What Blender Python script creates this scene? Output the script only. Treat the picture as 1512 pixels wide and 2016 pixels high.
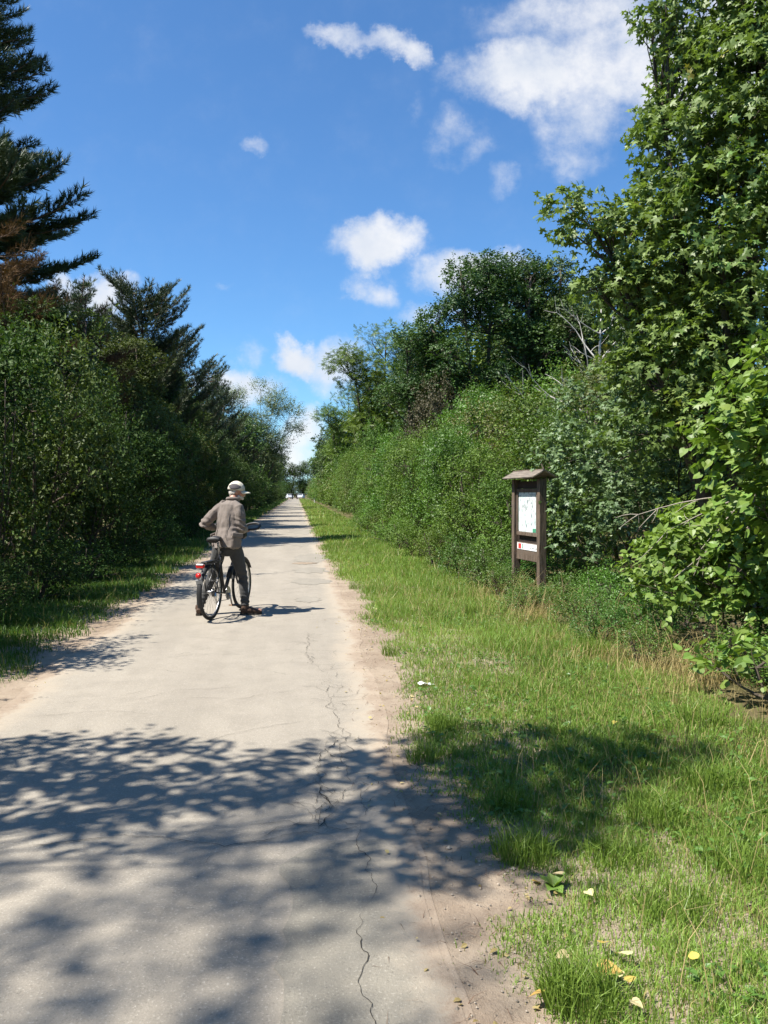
import bpy, bmesh, math, random
import numpy as np
from mathutils import Vector, Matrix, noise as mnoise

# ------------------------------------------------------------------ camera, sky, sun, exposure
for o in list(bpy.data.objects): bpy.data.objects.remove(o)
SC = bpy.context.scene
COL = SC.collection
R = math.radians
CAM_H = 1.58
YAW, PITCH, FPX = R(6.02), R(-1.265), 1631.0      # the photograph's lens: 1631 px for 1512 px width
cam = bpy.data.cameras.new('camera'); cam_o = bpy.data.objects.new('camera', cam); COL.objects.link(cam_o)
cam.sensor_fit = 'VERTICAL'; cam.sensor_height = 24.0; cam.lens = 24.0*FPX/2016.0
cam.clip_start = 0.05; cam.clip_end = 6000
cam_o.location = (0, 0, CAM_H)
cam_o.rotation_euler = (R(90)+PITCH, 0, -YAW)
SC.camera = cam_o
SC.view_settings.view_transform = 'Standard'
SC.view_settings.look = 'None'
SC.view_settings.gamma = 1.0
SC.view_settings.use_curve_mapping = False
SC.view_settings.exposure = 1.0

SUN_EL, SUN_BACK = R(57), R(15)                    # sun to the left, a little behind the camera
S_DIR = np.array([-math.cos(SUN_EL)*math.cos(SUN_BACK), -math.cos(SUN_EL)*math.sin(SUN_BACK), math.sin(SUN_EL)])
sun = bpy.data.lights.new('sun', 'SUN'); sun_o = bpy.data.objects.new('sun', sun); COL.objects.link(sun_o)
sun.energy = 5.0; sun.angle = R(0.53); sun.color = (1.0, 0.95, 0.86)
sun_o.location = (-20, -6, 40)
sun_o.rotation_euler = Vector(-S_DIR).to_track_quat('-Z', 'Y').to_euler()

world = bpy.data.worlds.new('World'); SC.world = world; world.use_nodes = True

class NT:
    """tiny node-tree writer"""
    def __init__(s, tree): s.t = tree; s.n = tree.nodes; s.l = tree.links; s.n.clear()
    def add(s, kind, **kw):
        n = s.n.new(kind)
        for k, v in kw.items(): setattr(n, k, v)
        return n
    def put(s, sock, v):
        if hasattr(v, 'is_linked') or isinstance(v, bpy.types.NodeSocket): s.l.new(v, sock)
        elif v is not None: sock.default_value = v
    def m(s, op, a, b=None, c=None, clamp=False):
        n = s.add('ShaderNodeMath', operation=op, use_clamp=clamp)
        s.put(n.inputs[0], a)
        if b is not None: s.put(n.inputs[1], b)
        if c is not None: s.put(n.inputs[2], c)
        return n.outputs[0]
    def v(s, op, a, b=None):
        n = s.add('ShaderNodeVectorMath', operation=op)
        s.put(n.inputs[0], a)
        if b is not None: s.put(n.inputs[1], b)
        return n.outputs['Value'] if op in ('DOT_PRODUCT', 'LENGTH') else n.outputs[0]
    def noise(s, vec, scale, detail=4, rough=.55, dist=0.0):
        n = s.add('ShaderNodeTexNoise')
        s.put(n.inputs['Vector'], vec); n.inputs['Scale'].default_value = scale
        n.inputs['Detail'].default_value = detail; n.inputs['Roughness'].default_value = rough
        n.inputs['Distortion'].default_value = dist
        return n.outputs['Fac'] if 'Fac' in n.outputs else n.outputs[0]
    def smooth(s, x, a, b, lo=0.0, hi=1.0):
        n = s.add('ShaderNodeMapRange', interpolation_type='SMOOTHSTEP', clamp=True)
        s.put(n.inputs[0], x)
        for i, q in zip((1, 2, 3, 4), (a, b, lo, hi)): n.inputs[i].default_value = q
        return n.outputs[0]
    def mix(s, f, a, b, blend='MIX'):
        n = s.add('ShaderNodeMix', data_type='RGBA', blend_type=blend)
        s.put(n.inputs['Factor'], f)
        for sock, q in ((n.inputs[6], a), (n.inputs[7], b)):
            if isinstance(q, tuple): q = (*q[:3], 1.0)
            s.put(sock, q)
        return n.outputs[2]

def make_sky():
    n = NT(world.node_tree)
    out = n.add('ShaderNodeOutputWorld'); bg = n.add('ShaderNodeBackground')
    n.l.new(bg.outputs[0], out.inputs[0])
    sky = n.add('ShaderNodeTexSky', sky_type='NISHITA')
    sky.sun_disc = False; sky.sun_elevation = SUN_EL
    sky.sun_rotation = math.atan2(S_DIR[0], S_DIR[1])
    sky.air_density = 1.0; sky.dust_density = 0.35; sky.ozone_density = 2.2; sky.altitude = 200
    blue = n.mix(1.0, sky.outputs[0], (0.73, 1.14, 1.48), 'MULTIPLY')
    tc = n.add('ShaderNodeTexCoord'); d = n.v('NORMALIZE', tc.outputs['Generated'])
    # fair-weather clouds, given by bearing and height above the horizon (gnomonic, in units of the lens)
    cy, sy, cp, sp = math.cos(YAW), math.sin(YAW), math.cos(PITCH), math.sin(PITCH)
    Rv, Fv, Uv = (cy, -sy, 0), (sy*cp, cy*cp, sp), (-sy*sp, -cy*sp, cp)
    f = n.v('DOT_PRODUCT', d, Fv)
    fs = n.m('MAXIMUM', f, 0.02)
    X = n.m('DIVIDE', n.v('DOT_PRODUCT', d, Rv), fs)
    Y = n.m('DIVIDE', n.v('DOT_PRODUCT', d, Uv), fs)
    cv = n.add('ShaderNodeCombineXYZ'); n.l.new(X, cv.inputs[0]); n.l.new(Y, cv.inputs[1])
    w1 = n.add('ShaderNodeTexNoise'); n.l.new(cv.outputs[0], w1.inputs['Vector'])
    w1.inputs['Scale'].default_value = 11; w1.inputs['Detail'].default_value = 7; w1.inputs['Roughness'].default_value = .62
    sep = n.add('ShaderNodeSeparateColor'); n.l.new(w1.outputs['Color'], sep.inputs[0])
    Xw = n.m('MULTIPLY_ADD', n.m('SUBTRACT', sep.outputs[0], .5), .095, X)
    Yw = n.m('MULTIPLY_ADD', n.m('SUBTRACT', sep.outputs[1], .5), .095, Y)
    # (x px, y px, half width, half height, tilt deg, thickness)
    C = [(1040, 135, 150, 74, 12, 1.0), (1230, 110, 210, 100, 4, .84), (1340, 170, 150, 120, 0, .80), (1180, 25, 240, 60, 5, .7), (1480, 90, 160, 120, 0, .9),
         (1150, 240, 100, 90, -25, .56), (1140, 305, 70, 40, 0, .44), (645, 66, 50, 22, 10, .62), (690, 68, 60, 24, 0, .72), (735, 74, 60, 26, -10, .78), (778, 88, 56, 26, -25, .8), (815, 112, 50, 22, -38, .74), (840, 132, 30, 14, -40, .5),
         (900, 275, 62, 46, 0, .44), (930, 255, 34, 22, 0, .3), (820, 215, 26, 26, 0, .26), (880, 200, 28, 14, 25, .22),
         (998, 352, 36, 30, -30, .36), (497, 276, 26, 20, -25, .36),
         (750, 484, 84, 44, -3, 1.05), (670, 470, 46, 28, 15, .45), (735, 560, 66, 34, -28, .62),
         (925, 530, 112, 40, 3, .95), (845, 608, 66, 26, 20, .62), (440, 538, 26, 10, 0, .26),
         (582, 700, 42, 46, 25, 1.05), (490, 695, 34, 30, 15, .48), (655, 720, 60, 46, 0, .75),
         (470, 765, 90, 36, -6, .85), (600, 862, 50, 50, 0, .9), (570, 893, 70, 34, 0, .85), (610, 800, 16, 10, 0, .3),
         (180, 585, 80, 46, 0, .95), (215, 565, 48, 24, 0, .85), (140, 570, 40, 40, 0, .8), (960, 600, 120, 40, 0, .4),
         (1160, 560, 60, 40, 0, .35), (640, 760, 40, 30, 0, .45)]
    tot = None
    for px, py, a, b, tilt, th in C:
        cx, cz = (px-756)/FPX, (1008-py)/FPX
        a, b = a*1.28/FPX, b*1.32/FPX; c_, s_ = math.cos(R(tilt)), math.sin(R(tilt))
        dx = n.m('SUBTRACT', Xw, cx); dz = n.m('SUBTRACT', Yw, cz)
        p = n.m('ADD', n.m('MULTIPLY', dx, c_/a), n.m('MULTIPLY', dz, s_/a))
        q = n.m('ADD', n.m('MULTIPLY', dx, -s_/b), n.m('MULTIPLY', dz, c_/b))
        e = n.m('SUBTRACT', 1.0, n.m('ADD', n.m('MULTIPLY', p, p), n.m('MULTIPLY', q, q)), clamp=True)
        e = n.m('MULTIPLY', e, th)
        tot = e if tot is None else n.m('SMOOTH_MAX', tot, e, .12)
    fine = n.noise(cv.outputs[0], 15, 12, .64)
    edge = n.m('MULTIPLY', tot, 3.0, clamp=True)
    val = n.m('ADD', tot, n.m('MULTIPLY', n.m('MULTIPLY', n.m('SUBTRACT', fine, .5), 1.5), edge))
    dens = n.smooth(val, .05, 1.05)
    front = n.smooth(f, .05, .3)
    # the same kind of scattered cloud goes on round the rest of the sky
    sx = n.add('ShaderNodeSeparateXYZ'); n.l.new(d, sx.inputs[0])
    zz = n.m('MAXIMUM', sx.outputs[2], .06)
    pl = n.add('ShaderNodeCombineXYZ')
    n.l.new(n.m('DIVIDE', sx.outputs[0], zz), pl.inputs[0]); n.l.new(n.m('DIVIDE', sx.outputs[1], zz), pl.inputs[1])
    far = n.smooth(n.noise(pl.outputs[0], .9, 8, .6), .60, .80)
    inside = n.m('MULTIPLY', n.smooth(n.m('ABSOLUTE', X), .46, .62, 1, 0), n.smooth(n.m('ABSOLUTE', Y), .60, .78, 1, 0))
    inside = n.m('MULTIPLY', inside, front)
    up = n.smooth(sx.outputs[2], 0.0, .08)
    far = n.m('MULTIPLY', n.m('MULTIPLY', far, n.m('SUBTRACT', 1.0, inside)), up)
    dens = n.m('MAXIMUM', n.m('MULTIPLY', dens, front), far)
    shade = n.smooth(n.noise(cv.outputs[0], 9, 5, .55), .35, .65)
    white = n.mix(shade, (6.2, 6.6, 7.3), (8.0, 8.0, 8.1))
    col = n.mix(n.m('MULTIPLY', dens, .96), blue, white)
    n.l.new(col, bg.inputs[0]); bg.inputs[1].default_value = 0.063
make_sky()

# ------------------------------------------------------------------ helpers
def ray(px, py):
    x, y = (px-756)/FPX, (1008-py)/FPX
    cy, sy, cp, sp = math.cos(YAW), math.sin(YAW), math.cos(PITCH), math.sin(PITCH)
    r = np.array([cy, -sy, 0]); f = np.array([sy*cp, cy*cp, sp]); u = np.array([-sy*sp, -cy*sp, cp])
    return f + x*r + y*u
def ground(px, py):
    d = ray(px, py); t = -CAM_H/d[2]
    return d[0]*t, d[1]*t

def tag(o, label=None, cat=None, group=None, kind=None):
    if label: o['label'] = label
    if cat: o['category'] = cat
    if group: o['group'] = group
    if kind: o['kind'] = kind
    return o
def thing(name, label, cat, loc=(0, 0, 0), rz=0.0, group=None):
    o = bpy.data.objects.new(name, None); COL.objects.link(o)
    o.location = loc; o.rotation_euler = (0, 0, rz); o.empty_display_size = .2
    return tag(o, label, cat, group)
def link(name, me, parent=None, mat=None):
    o = bpy.data.objects.new(name, me); COL.objects.link(o)
    if parent: o.parent = parent
    if mat is not None and not me.materials: me.materials.append(mat)
    return o
def dup(root, loc, rz, scale, label=None, group=None):
    r = root.copy(); COL.objects.link(r)
    r.location = loc; r.rotation_euler = (0, 0, rz); r.scale = scale
    if label: r['label'] = label
    if group: r['group'] = group
    for ch in list(root.children):
        c = ch.copy(); COL.objects.link(c); c.parent = r
        for g in ch.children:
            e = g.copy(); COL.objects.link(e); e.parent = c
    return r

def unit(v):
    return v/np.maximum(np.linalg.norm(v, axis=-1, keepdims=True), 1e-9)

class MB:
    """collects simple solids and links them as ONE mesh"""
    def __init__(s): s.V = []; s.F = []; s.S = []
    def add(s, V, F, smooth=False):
        b = len(s.V); s.V += [tuple(map(float, p)) for p in V]
        s.F += [tuple(b+i for i in f) for f in F]; s.S += [smooth]*len(F)
        return s
    def box(s, c, d, rot=None, bev=0.0):
        bm = bmesh.new(); bmesh.ops.create_cube(bm, size=1.0)
        for v in bm.verts: v.co = Vector((v.co.x*d[0], v.co.y*d[1], v.co.z*d[2]))
        if bev: bmesh.ops.bevel(bm, geom=list(bm.edges), offset=bev, segments=1, affect='EDGES', profile=.5)
        M = Matrix.Translation(c) @ (rot.to_4x4() if rot is not None else Matrix.Identity(4))
        bm.verts.index_update()
        s.add([M @ v.co for v in bm.verts], [[v.index for v in f.verts] for f in bm.faces]); bm.free()
        return s
    def tube(s, pts, rad, n=8, cap=True, closed=False, flat=None, smooth=True, ref=None):
        pts = [np.array(p, float) for p in pts]; m = len(pts)
        rad = [rad]*m if np.isscalar(rad) else list(rad)
        T = []
        for i in range(m):
            a = pts[(i-1) % m] if (closed or i > 0) else pts[i]; b = pts[(i+1) % m] if (closed or i < m-1) else pts[i]
            T.append(unit(b-a))
        r0 = np.array(ref if ref is not None else (0, 0, 1.0) if abs(T[0][2]) < .9 else (0, 1.0, 0))
        V = []; X = unit(r0 - T[0]*np.dot(r0, T[0]))
        for i in range(m):
            X = unit(X - T[i]*np.dot(X, T[i])); Y = np.cross(T[i], X)
            ra, rb = rad[i] if not np.isscalar(rad[i]) else (rad[i], rad[i])
            for k in range(n):
                t = 2*math.pi*k/n; V.append(pts[i] + X*math.cos(t)*ra + Y*math.sin(t)*rb)
        F = []
        for i in range(m if closed else m-1):
            j = (i+1) % m
            for k in range(n): F.append((i*n+k, i*n+(k+1) % n, j*n+(k+1) % n, j*n+k))
        if cap and not closed: F += [tuple(range(n))[::-1], tuple((m-1)*n+k for k in range(n))]
        return s.add(V, F, smooth)
    def ball(s, c, r, n=12, rot=None):
        r = (r, r, r) if np.isscalar(r) else r; V = []; F = []; h = n//2+1
        for i in range(h+1):
            th = math.pi*i/h
            for k in range(n):
                ph = 2*math.pi*k/n; p = Vector((math.sin(th)*math.cos(ph)*r[0], math.sin(th)*math.sin(ph)*r[1], math.cos(th)*r[2]))
                if rot is not None: p = rot @ p
                V.append((p.x+c[0], p.y+c[1], p.z+c[2]))
        for i in range(h):
            for k in range(n): F.append((i*n+k, (i+1)*n+k, (i+1)*n+(k+1) % n, i*n+(k+1) % n))
        return s.add(V, F, True)
    def disc(s, c, r, w, axis=(1, 0, 0), n=24):
        a = np.array(axis, float); c = np.array(c, float)
        return s.tube([c-a*w/2, c+a*w/2], r, n=n, smooth=False)
    def mesh(s, name):
        me = bpy.data.meshes.new(name); me.from_pydata(s.V, [], s.F)
        me.polygons.foreach_set('use_smooth', s.S); me.update(); return me
    def build(s, name, mat, parent=None):
        return link(name, s.mesh(name), parent, mat)

def raw_mesh(name, V, F, attrs=None, smooth=False):
    """V (n,3), F (m,k) arrays -> mesh, fast"""
    me = bpy.data.meshes.new(name); k = F.shape[1]
    me.vertices.add(len(V)); me.vertices.foreach_set('co', np.ascontiguousarray(V, np.float32).ravel())
    me.loops.add(F.size); me.loops.foreach_set('vertex_index', np.ascontiguousarray(F, np.int32).ravel())
    me.polygons.add(len(F)); me.polygons.foreach_set('loop_start', np.arange(0, F.size, k, dtype=np.int32))
    me.polygons.foreach_set('use_smooth', np.full(len(F), smooth))
    for nm, a in (attrs or {}).items():
        at = me.attributes.new(nm, 'FLOAT', 'POINT'); at.data.foreach_set('value', np.ascontiguousarray(a, np.float32))
    me.update(calc_edges=True); return me

_vn = {}
def vnoise(x, y, scale, seed=0):
    x = np.asarray(x, float)/scale; y = np.asarray(y, float)/scale
    if seed not in _vn: _vn[seed] = np.random.default_rng(seed+77).random((256, 256))
    g = _vn[seed]; xi = np.floor(x).astype(int); yi = np.floor(y).astype(int); fx = x-xi; fy = y-yi
    fx = fx*fx*(3-2*fx); fy = fy*fy*(3-2*fy); a = lambda i, j: g[(xi+i) % 256, (yi+j) % 256]
    return (a(0, 0)*(1-fx)+a(1, 0)*fx)*(1-fy)+(a(0, 1)*(1-fx)+a(1, 1)*fx)*fy

# ------------------------------------------------------------------ materials
def mat_new(name):
    m = bpy.data.materials.new(name); m.use_nodes = True; n = NT(m.node_tree)
    out = n.add('ShaderNodeOutputMaterial'); b = n.add('ShaderNodeBsdfPrincipled')
    n.l.new(b.outputs[0], out.inputs[0]); return m, n, b, out
def plain(name, col, rough=.6, spec=.3, metal=0.0, var=.12, scale=14.0, bump=0.0, bscale=60.0):
    m, n, b, _ = mat_new(name)
    tc = n.add('ShaderNodeTexCoord'); f = n.noise(tc.outputs['Object'], scale, 5)
    lo = tuple(c*(1-var*1.6) for c in col); hi = tuple(min(1, c*(1+var*1.6)) for c in col)
    n.l.new(n.mix(n.smooth(f, .3, .7), lo, hi), b.inputs['Base Color'])
    b.inputs['Roughness'].default_value = rough; b.inputs['Specular IOR Level'].default_value = spec; b.inputs['Metallic'].default_value = metal
    if bump:
        bn = n.add('ShaderNodeBump'); bn.inputs['Strength'].default_value = bump; bn.inputs['Distance'].default_value = .01
        n.l.new(n.noise(tc.outputs['Object'], bscale, 4), bn.inputs['Height']); n.l.new(bn.outputs[0], b.inputs['Normal'])
    return m
def leafy(name, lo, hi, trans=.28, rough=.42, spec=.45, vary=.25, yellow=None, ypos=.97):
    """leaf material: colour by each leaf's own tint, a little by plant"""
    m, n, b, out = mat_new(name)
    at = n.add('ShaderNodeAttribute', attribute_name='tint')
    oi = n.add('ShaderNodeObjectInfo')
    col = n.mix(at.outputs['Fac'], lo, hi)
    if yellow: col = n.mix(n.smooth(at.outputs['Fac'], ypos, ypos+.02), col, yellow)
    hs = n.add('ShaderNodeHueSaturation'); n.l.new(col, hs.inputs['Color'])
    n.l.new(n.m('MULTIPLY_ADD', oi.outputs['Random'], .035, .4825), hs.inputs['Hue'])
    n.l.new(n.m('MULTIPLY_ADD', oi.outputs['Random'], vary, 1-vary/2), hs.inputs['Value'])
    n.l.new(hs.outputs[0], b.inputs['Base Color'])
    b.inputs['Roughness'].default_value = rough; b.inputs['Specular IOR Level'].default_value = spec
    tr = n.add('ShaderNodeBsdfTranslucent')
    n.l.new(n.mix(1.0, hs.outputs[0], (1.25, 1.35, .55), 'MULTIPLY'), tr.inputs[0])
    mx = n.add('ShaderNodeMixShader'); mx.inputs[0].default_value = trans
    n.l.new(b.outputs[0], mx.inputs[1]); n.l.new(tr.outputs[0], mx.inputs[2]); n.l.new(mx.outputs[0], out.inputs[0])
    return m
def woody(name, col, rough=.85, scale=(18, 18, 2.2), var=.35, bump=.5, spec=.2):
    m, n, b, _ = mat_new(name)
    tc = n.add('ShaderNodeTexCoord'); mp = n.add('ShaderNodeMapping'); n.l.new(tc.outputs['Object'], mp.inputs[0]); mp.inputs['Scale'].default_value = scale
    f = n.noise(mp.outputs[0], 3.0, 7, .65); g = n.noise(tc.outputs['Object'], 3.0, 3)
    c = n.mix(n.smooth(f, .3, .7), tuple(q*(1-var) for q in col), tuple(q*(1+var) for q in col))
    c = n.mix(n.smooth(g, .45, .75, 0, .5), c, tuple(q*.6+.05 for q in col))
    n.l.new(c, b.inputs['Base Color']); b.inputs['Roughness'].default_value = rough; b.inputs['Specular IOR Level'].default_value = spec
    bn = n.add('ShaderNodeBump'); bn.inputs['Strength'].default_value = bump; bn.inputs['Distance'].default_value = .01
    n.l.new(f, bn.inputs['Height']); n.l.new(bn.outputs[0], b.inputs['Normal'])
    return m

M = {
 'hedge': leafy('hedge_leaf', (.038, .082, .012), (.168, .262, .042), .26, .5, .3, .3),
 'lush': leafy('lush_leaf', (.040, .092, .012), (.142, .262, .038), .26, .42, .42, .2),
 'olive': leafy('olive_leaf', (.070, .090, .022), (.180, .200, .054), .22, .5, .35, .25),
 'russet': leafy('russet_leaf', (.060, .058, .026), (.130, .120, .058), .15, .55, .3, .2),
 'shade': leafy('shaded_hedge_leaf', (.014, .034, .008), (.078, .135, .028), .20, .6, .16, .3),  # left hedge's shade put into the leaf colour, in the olive one below too
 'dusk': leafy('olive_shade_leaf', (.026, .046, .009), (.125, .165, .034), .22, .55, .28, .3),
 'oak': leafy('oak_leaf', (.020, .052, .013), (.088, .150, .036), .20, .5, .35, .2),
 'maple': leafy('maple_leaf', (.062, .120, .026), (.215, .320, .090), .28, .48, .38, .15, (.26, .26, .05), .975),
 'fieldmaple': leafy('field_maple_leaf', (.058, .105, .038), (.185, .260, .115), .22, .48, .40, .15),
 'heart': leafy('heart_leaf', (.085, .150, .026), (.225, .330, .070), .30, .45, .38, .1),
 'robinia': leafy('robinia_leaf', (.058, .108, .013), (.150, .225, .034), .25, .45, .4, .2),
 'willow': leafy('willow_leaf', (.090, .110, .040), (.270, .310, .150), .24, .45, .4, .1),
 'pine': leafy('pine_needle', (.022, .044, .017), (.085, .115, .048), .06, .5, .35, .2),
 'brown': leafy('dead_needle', (.075, .036, .016), (.190, .098, .046), .08, .7, .15, .15),
 'far': leafy('far_leaf', (.034, .062, .014), (.110, .165, .036), .2, .45, .35, .3),
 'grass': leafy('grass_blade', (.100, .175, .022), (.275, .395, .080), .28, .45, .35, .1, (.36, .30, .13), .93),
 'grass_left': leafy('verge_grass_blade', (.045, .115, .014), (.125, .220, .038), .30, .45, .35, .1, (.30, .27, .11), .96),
 'straw': leafy('straw', (.25, .19, .07), (.52, .43, .20), .2, .6, .25, .1),
 'weed': leafy('weed_leaf', (.050, .115, .018), (.115, .225, .042), .28, .42, .4, .15),
 'fallen': leafy('fallen_leaf', (.50, .36, .08), (.54, .47, .28), .15, .55, .3, .3),
 'bark': woody('bark', (.085, .068, .052)), 'pinebark': woody('pine_bark', (.105, .070, .048)),
 'birchbark': woody('pale_bark', (.48, .45, .40), var=.2, scale=(6, 6, 14)), 'twig': woody('grey_twig', (.33, .29, .24), var=.2),
 'wood': woody('weathered_plank', (.125, .092, .068), scale=(22, 22, 1.5), var=.6, bump=.8),
 'roofwood': woody('weathered_roof_plank', (.185, .155, .125), scale=(1.5, 22, 22), var=.5, bump=.8),
 'darkwood': woody('dark_plank', (.040, .030, .024), scale=(40, 40, 2.4), var=.3),
}

# ------------------------------------------------------------------ ground, road, verges
def soil_mat():
    m, n, b, _ = mat_new('soil')
    geo = n.add('ShaderNodeNewGeometry'); p = geo.outputs['Position']
    a = n.noise(p, .8, 6, .6); c = n.noise(p, 14, 6, .7)
    col = n.mix(n.smooth(a, .3, .7), (.105, .105, .040), (.150, .115, .062))
    col = n.mix(n.smooth(c, .35, .75, 0, .6), col, (.060, .050, .028))
    n.l.new(col, b.inputs['Base Color']); b.inputs['Roughness'].default_value = .95; b.inputs['Specular IOR Level'].default_value = .1
    bn = n.add('ShaderNodeBump'); bn.inputs['Strength'].default_value = .7; bn.inputs['Distance'].default_value = .03
    n.l.new(c, bn.inputs['Height']); n.l.new(bn.outputs[0], b.inputs['Normal']); return m
def dirt_col(n, p):
    a = n.noise(p, 1.6, 6, .6); c = n.noise(p, 55, 5, .7); e = n.noise(p, 210, 3, .6); f = n.noise(p, 11, 6, .7)
    col = n.mix(n.smooth(a, .3, .7), (.255, .195, .143), (.370, .300, .225))
    col = n.mix(n.smooth(f, .48, .68, 0, .45), col, (.190, .142, .102))
    col = n.mix(n.smooth(c, .54, .74, 0, .5), col, (.150, .112, .080))
    return n.mix(n.smooth(e, .60, .72, 0, .7), col, (.46, .40, .33)), c, e
def dirt_mat():
    m, n, b, _ = mat_new('dirt')
    geo = n.add('ShaderNodeNewGeometry'); p = geo.outputs['Position']
    col, c, e = dirt_col(n, p)
    n.l.new(col, b.inputs['Base Color']); b.inputs['Roughness'].default_value = .95; b.inputs['Specular IOR Level'].default_value = .12
    bn = n.add('ShaderNodeBump'); bn.inputs['Strength'].default_value = .8; bn.inputs['Distance'].default_value = .012
    n.l.new(n.m('ADD', c, n.m('MULTIPLY', e, .5)), bn.inputs['Height']); n.l.new(bn.outputs[0], b.inputs['Normal']); return m
def asphalt_mat(name, base, stone, coarse):
    m, n, b, _ = mat_new(name)
    geo = n.add('ShaderNodeNewGeometry'); p = geo.outputs['Position']
    mp = n.add('ShaderNodeMapping'); n.l.new(p, mp.inputs[0]); mp.inputs['Scale'].default_value = (1.0, .18, 1)
    a = n.noise(mp.outputs[0], 1.3, 6, .6); c = n.noise(p, 3.2, 9, .74); g = n.noise(p, coarse, 3, .7)
    col = n.mix(n.smooth(a, .3, .7), tuple(q*.90 for q in base), tuple(q*1.08 for q in base))
    col = n.mix(n.smooth(c, .42, .70, 0, .55), col, tuple(q*.74 for q in base))
    col = n.mix(n.smooth(g, .56, .70, 0, .72), col, stone)
    tr = n.add('ShaderNodeMapping'); n.l.new(p, tr.inputs[0]); tr.inputs['Scale'].default_value = (2.0, .035, 1)
    tn = n.noise(tr.outputs[0], 1.0, 5, .6); col = n.mix(n.smooth(tn, .35, .65, .22, 0), col, tuple(q*.72 for q in base))
    col = n.mix(n.smooth(g, .28, .44, .70, 0), col, tuple(q*.52 for q in base))
    # dust blown in from both shoulders
    ea = n.add('ShaderNodeAttribute', attribute_name='edge')
    ew = n.m('MULTIPLY_ADD', n.m('SUBTRACT', n.noise(p, 2.2, 8, .72), .5), .46, ea.outputs['Fac'])
    ew = n.m('MULTIPLY_ADD', n.m('SUBTRACT', n.noise(p, 30, 6, .75), .5), .24, ew)
    col = n.mix(n.smooth(ew, .36, .06, 0, .8), col, (.385, .325, .250))
    sand = dirt_col(n, p)[0]
    col = n.mix(n.smooth(ew, .16, .04), col, sand)
    pit = n.noise(p, 38, 6, .75); col = n.mix(n.smooth(pit, .63, .70, 0, .75), col, tuple(q*.45 for q in base))
    n.l.new(col, b.inputs['Base Color']); b.inputs['Roughness'].default_value = .88; b.inputs['Specular IOR Level'].default_value = .25
    bn = n.add('ShaderNodeBump'); bn.inputs['Strength'].default_value = .55; bn.inputs['Distance'].default_value = .006
    n.l.new(g, bn.inputs['Height']); n.l.new(bn.outputs[0], b.inputs['Normal']); return m

M['soil'] = soil_mat(); M['dirt'] = dirt_mat()
M['asphalt'] = asphalt_mat('old_asphalt', (.305, .271, .222), (.50, .46, .39), 105)
M['patch'] = asphalt_mat('patch_asphalt', (.250, .228, .186), (.43, .40, .34), 95)
M['cold'] = asphalt_mat('repair_asphalt', (.280, .252, .208), (.40, .37, .32), 170)

g = MB(); g.add([(-3000, -3000, 0), (3000, -3000, 0), (3000, 3000, 0), (-3000, 3000, 0)], [(0, 1, 2, 3)])
tag(g.build('ground', M['soil']), kind='structure')

def ys_steps():
    y = -6.0; out = []
    while y < 330:
        out.append(y); y += .07 if y < 14 else .07*(y/14.0)**1.5
    return np.array(out)
YS = ys_steps()
def wig(y, seed, amp, sc):                           # ragged edge, less so far away
    return (vnoise(y, y*0, sc, seed)-.5)*amp + (vnoise(y, y*0, sc*.22, seed+1)-.5)*amp*.5
def right_asphalt(y): return np.where(y < 10, .46+.025*np.clip(y, 0, 10), .71) + wig(y, 1, .07, 1.6)
def left_asphalt(y): return -2.18 + wig(y, 3, .16, 1.3)
def right_grass(y): return np.where(y < 3.0, .74, .92) + wig(y, 5, .24, .9) - np.clip((y-14)/40, 0, .16)
def left_grass(y): return -2.48 + wig(y, 7, .26, .9)
def strip(name, xl, xr, z, mat, cols=9):
    n = len(YS); V = np.zeros((cols*n, 3)); E = np.zeros(cols*n); i = np.arange(n-1); F = []
    for c in range(cols):
        t = c/(cols-1); q = slice(c*n, c*n+n); V[q, 0] = xl+(xr-xl)*t; V[q, 1] = YS; V[q, 2] = z; E[q] = (xr-xl)*min(t, 1-t)
        if c: F.append(np.stack([i+(c-1)*n, i+c*n, i+c*n+1, i+(c-1)*n+1], 1))
    return link(name, raw_mesh(name, V, np.concatenate(F), {'edge': E}), None, mat)      # edge: metres to the nearer road edge
tag(strip('dirt_shoulder', left_grass(YS)-.7+wig(YS, 71, .5, 2.5), right_grass(YS)+.95+wig(YS, 73, .5, 2.5), .004, M['dirt']), kind='structure')
road = tag(strip('road', left_asphalt(YS), right_asphalt(YS), .007, M['asphalt']), kind='structure')
g = MB(); g.add([(-60, 262, .012), (60, 262, .012), (60, 276, .012), (-60, 276, .012)], [(0, 1, 2, 3)])
tag(g.build('cross_road', M['asphalt']), kind='structure')

def blob(name, cx, cy, rx, ry, z, mat, seed, parent=None, n=60, rough=.25):
    t = np.linspace(0, 2*np.pi, n, endpoint=False); rr = 1 + (vnoise(np.cos(t)*2+9, np.sin(t)*2+9, .5, seed)-.5)*rough*2 + (vnoise(np.cos(t)*2+9, np.sin(t)*2+9, .14, seed+5)-.5)*rough
    V = [(cx, cy, z)] + [(cx+rx*r*math.cos(a), cy+ry*r*math.sin(a), z) for a, r in zip(t, rr)]
    mb = MB(); mb.add(V, [(0, i+1, (i+1) % n+1) for i in range(n)]); o = mb.build(name, mat, parent)
    at = o.data.attributes.new('edge', 'FLOAT', 'POINT'); at.data.foreach_set('value', np.full(n+1, .9, np.float32)); return o
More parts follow.
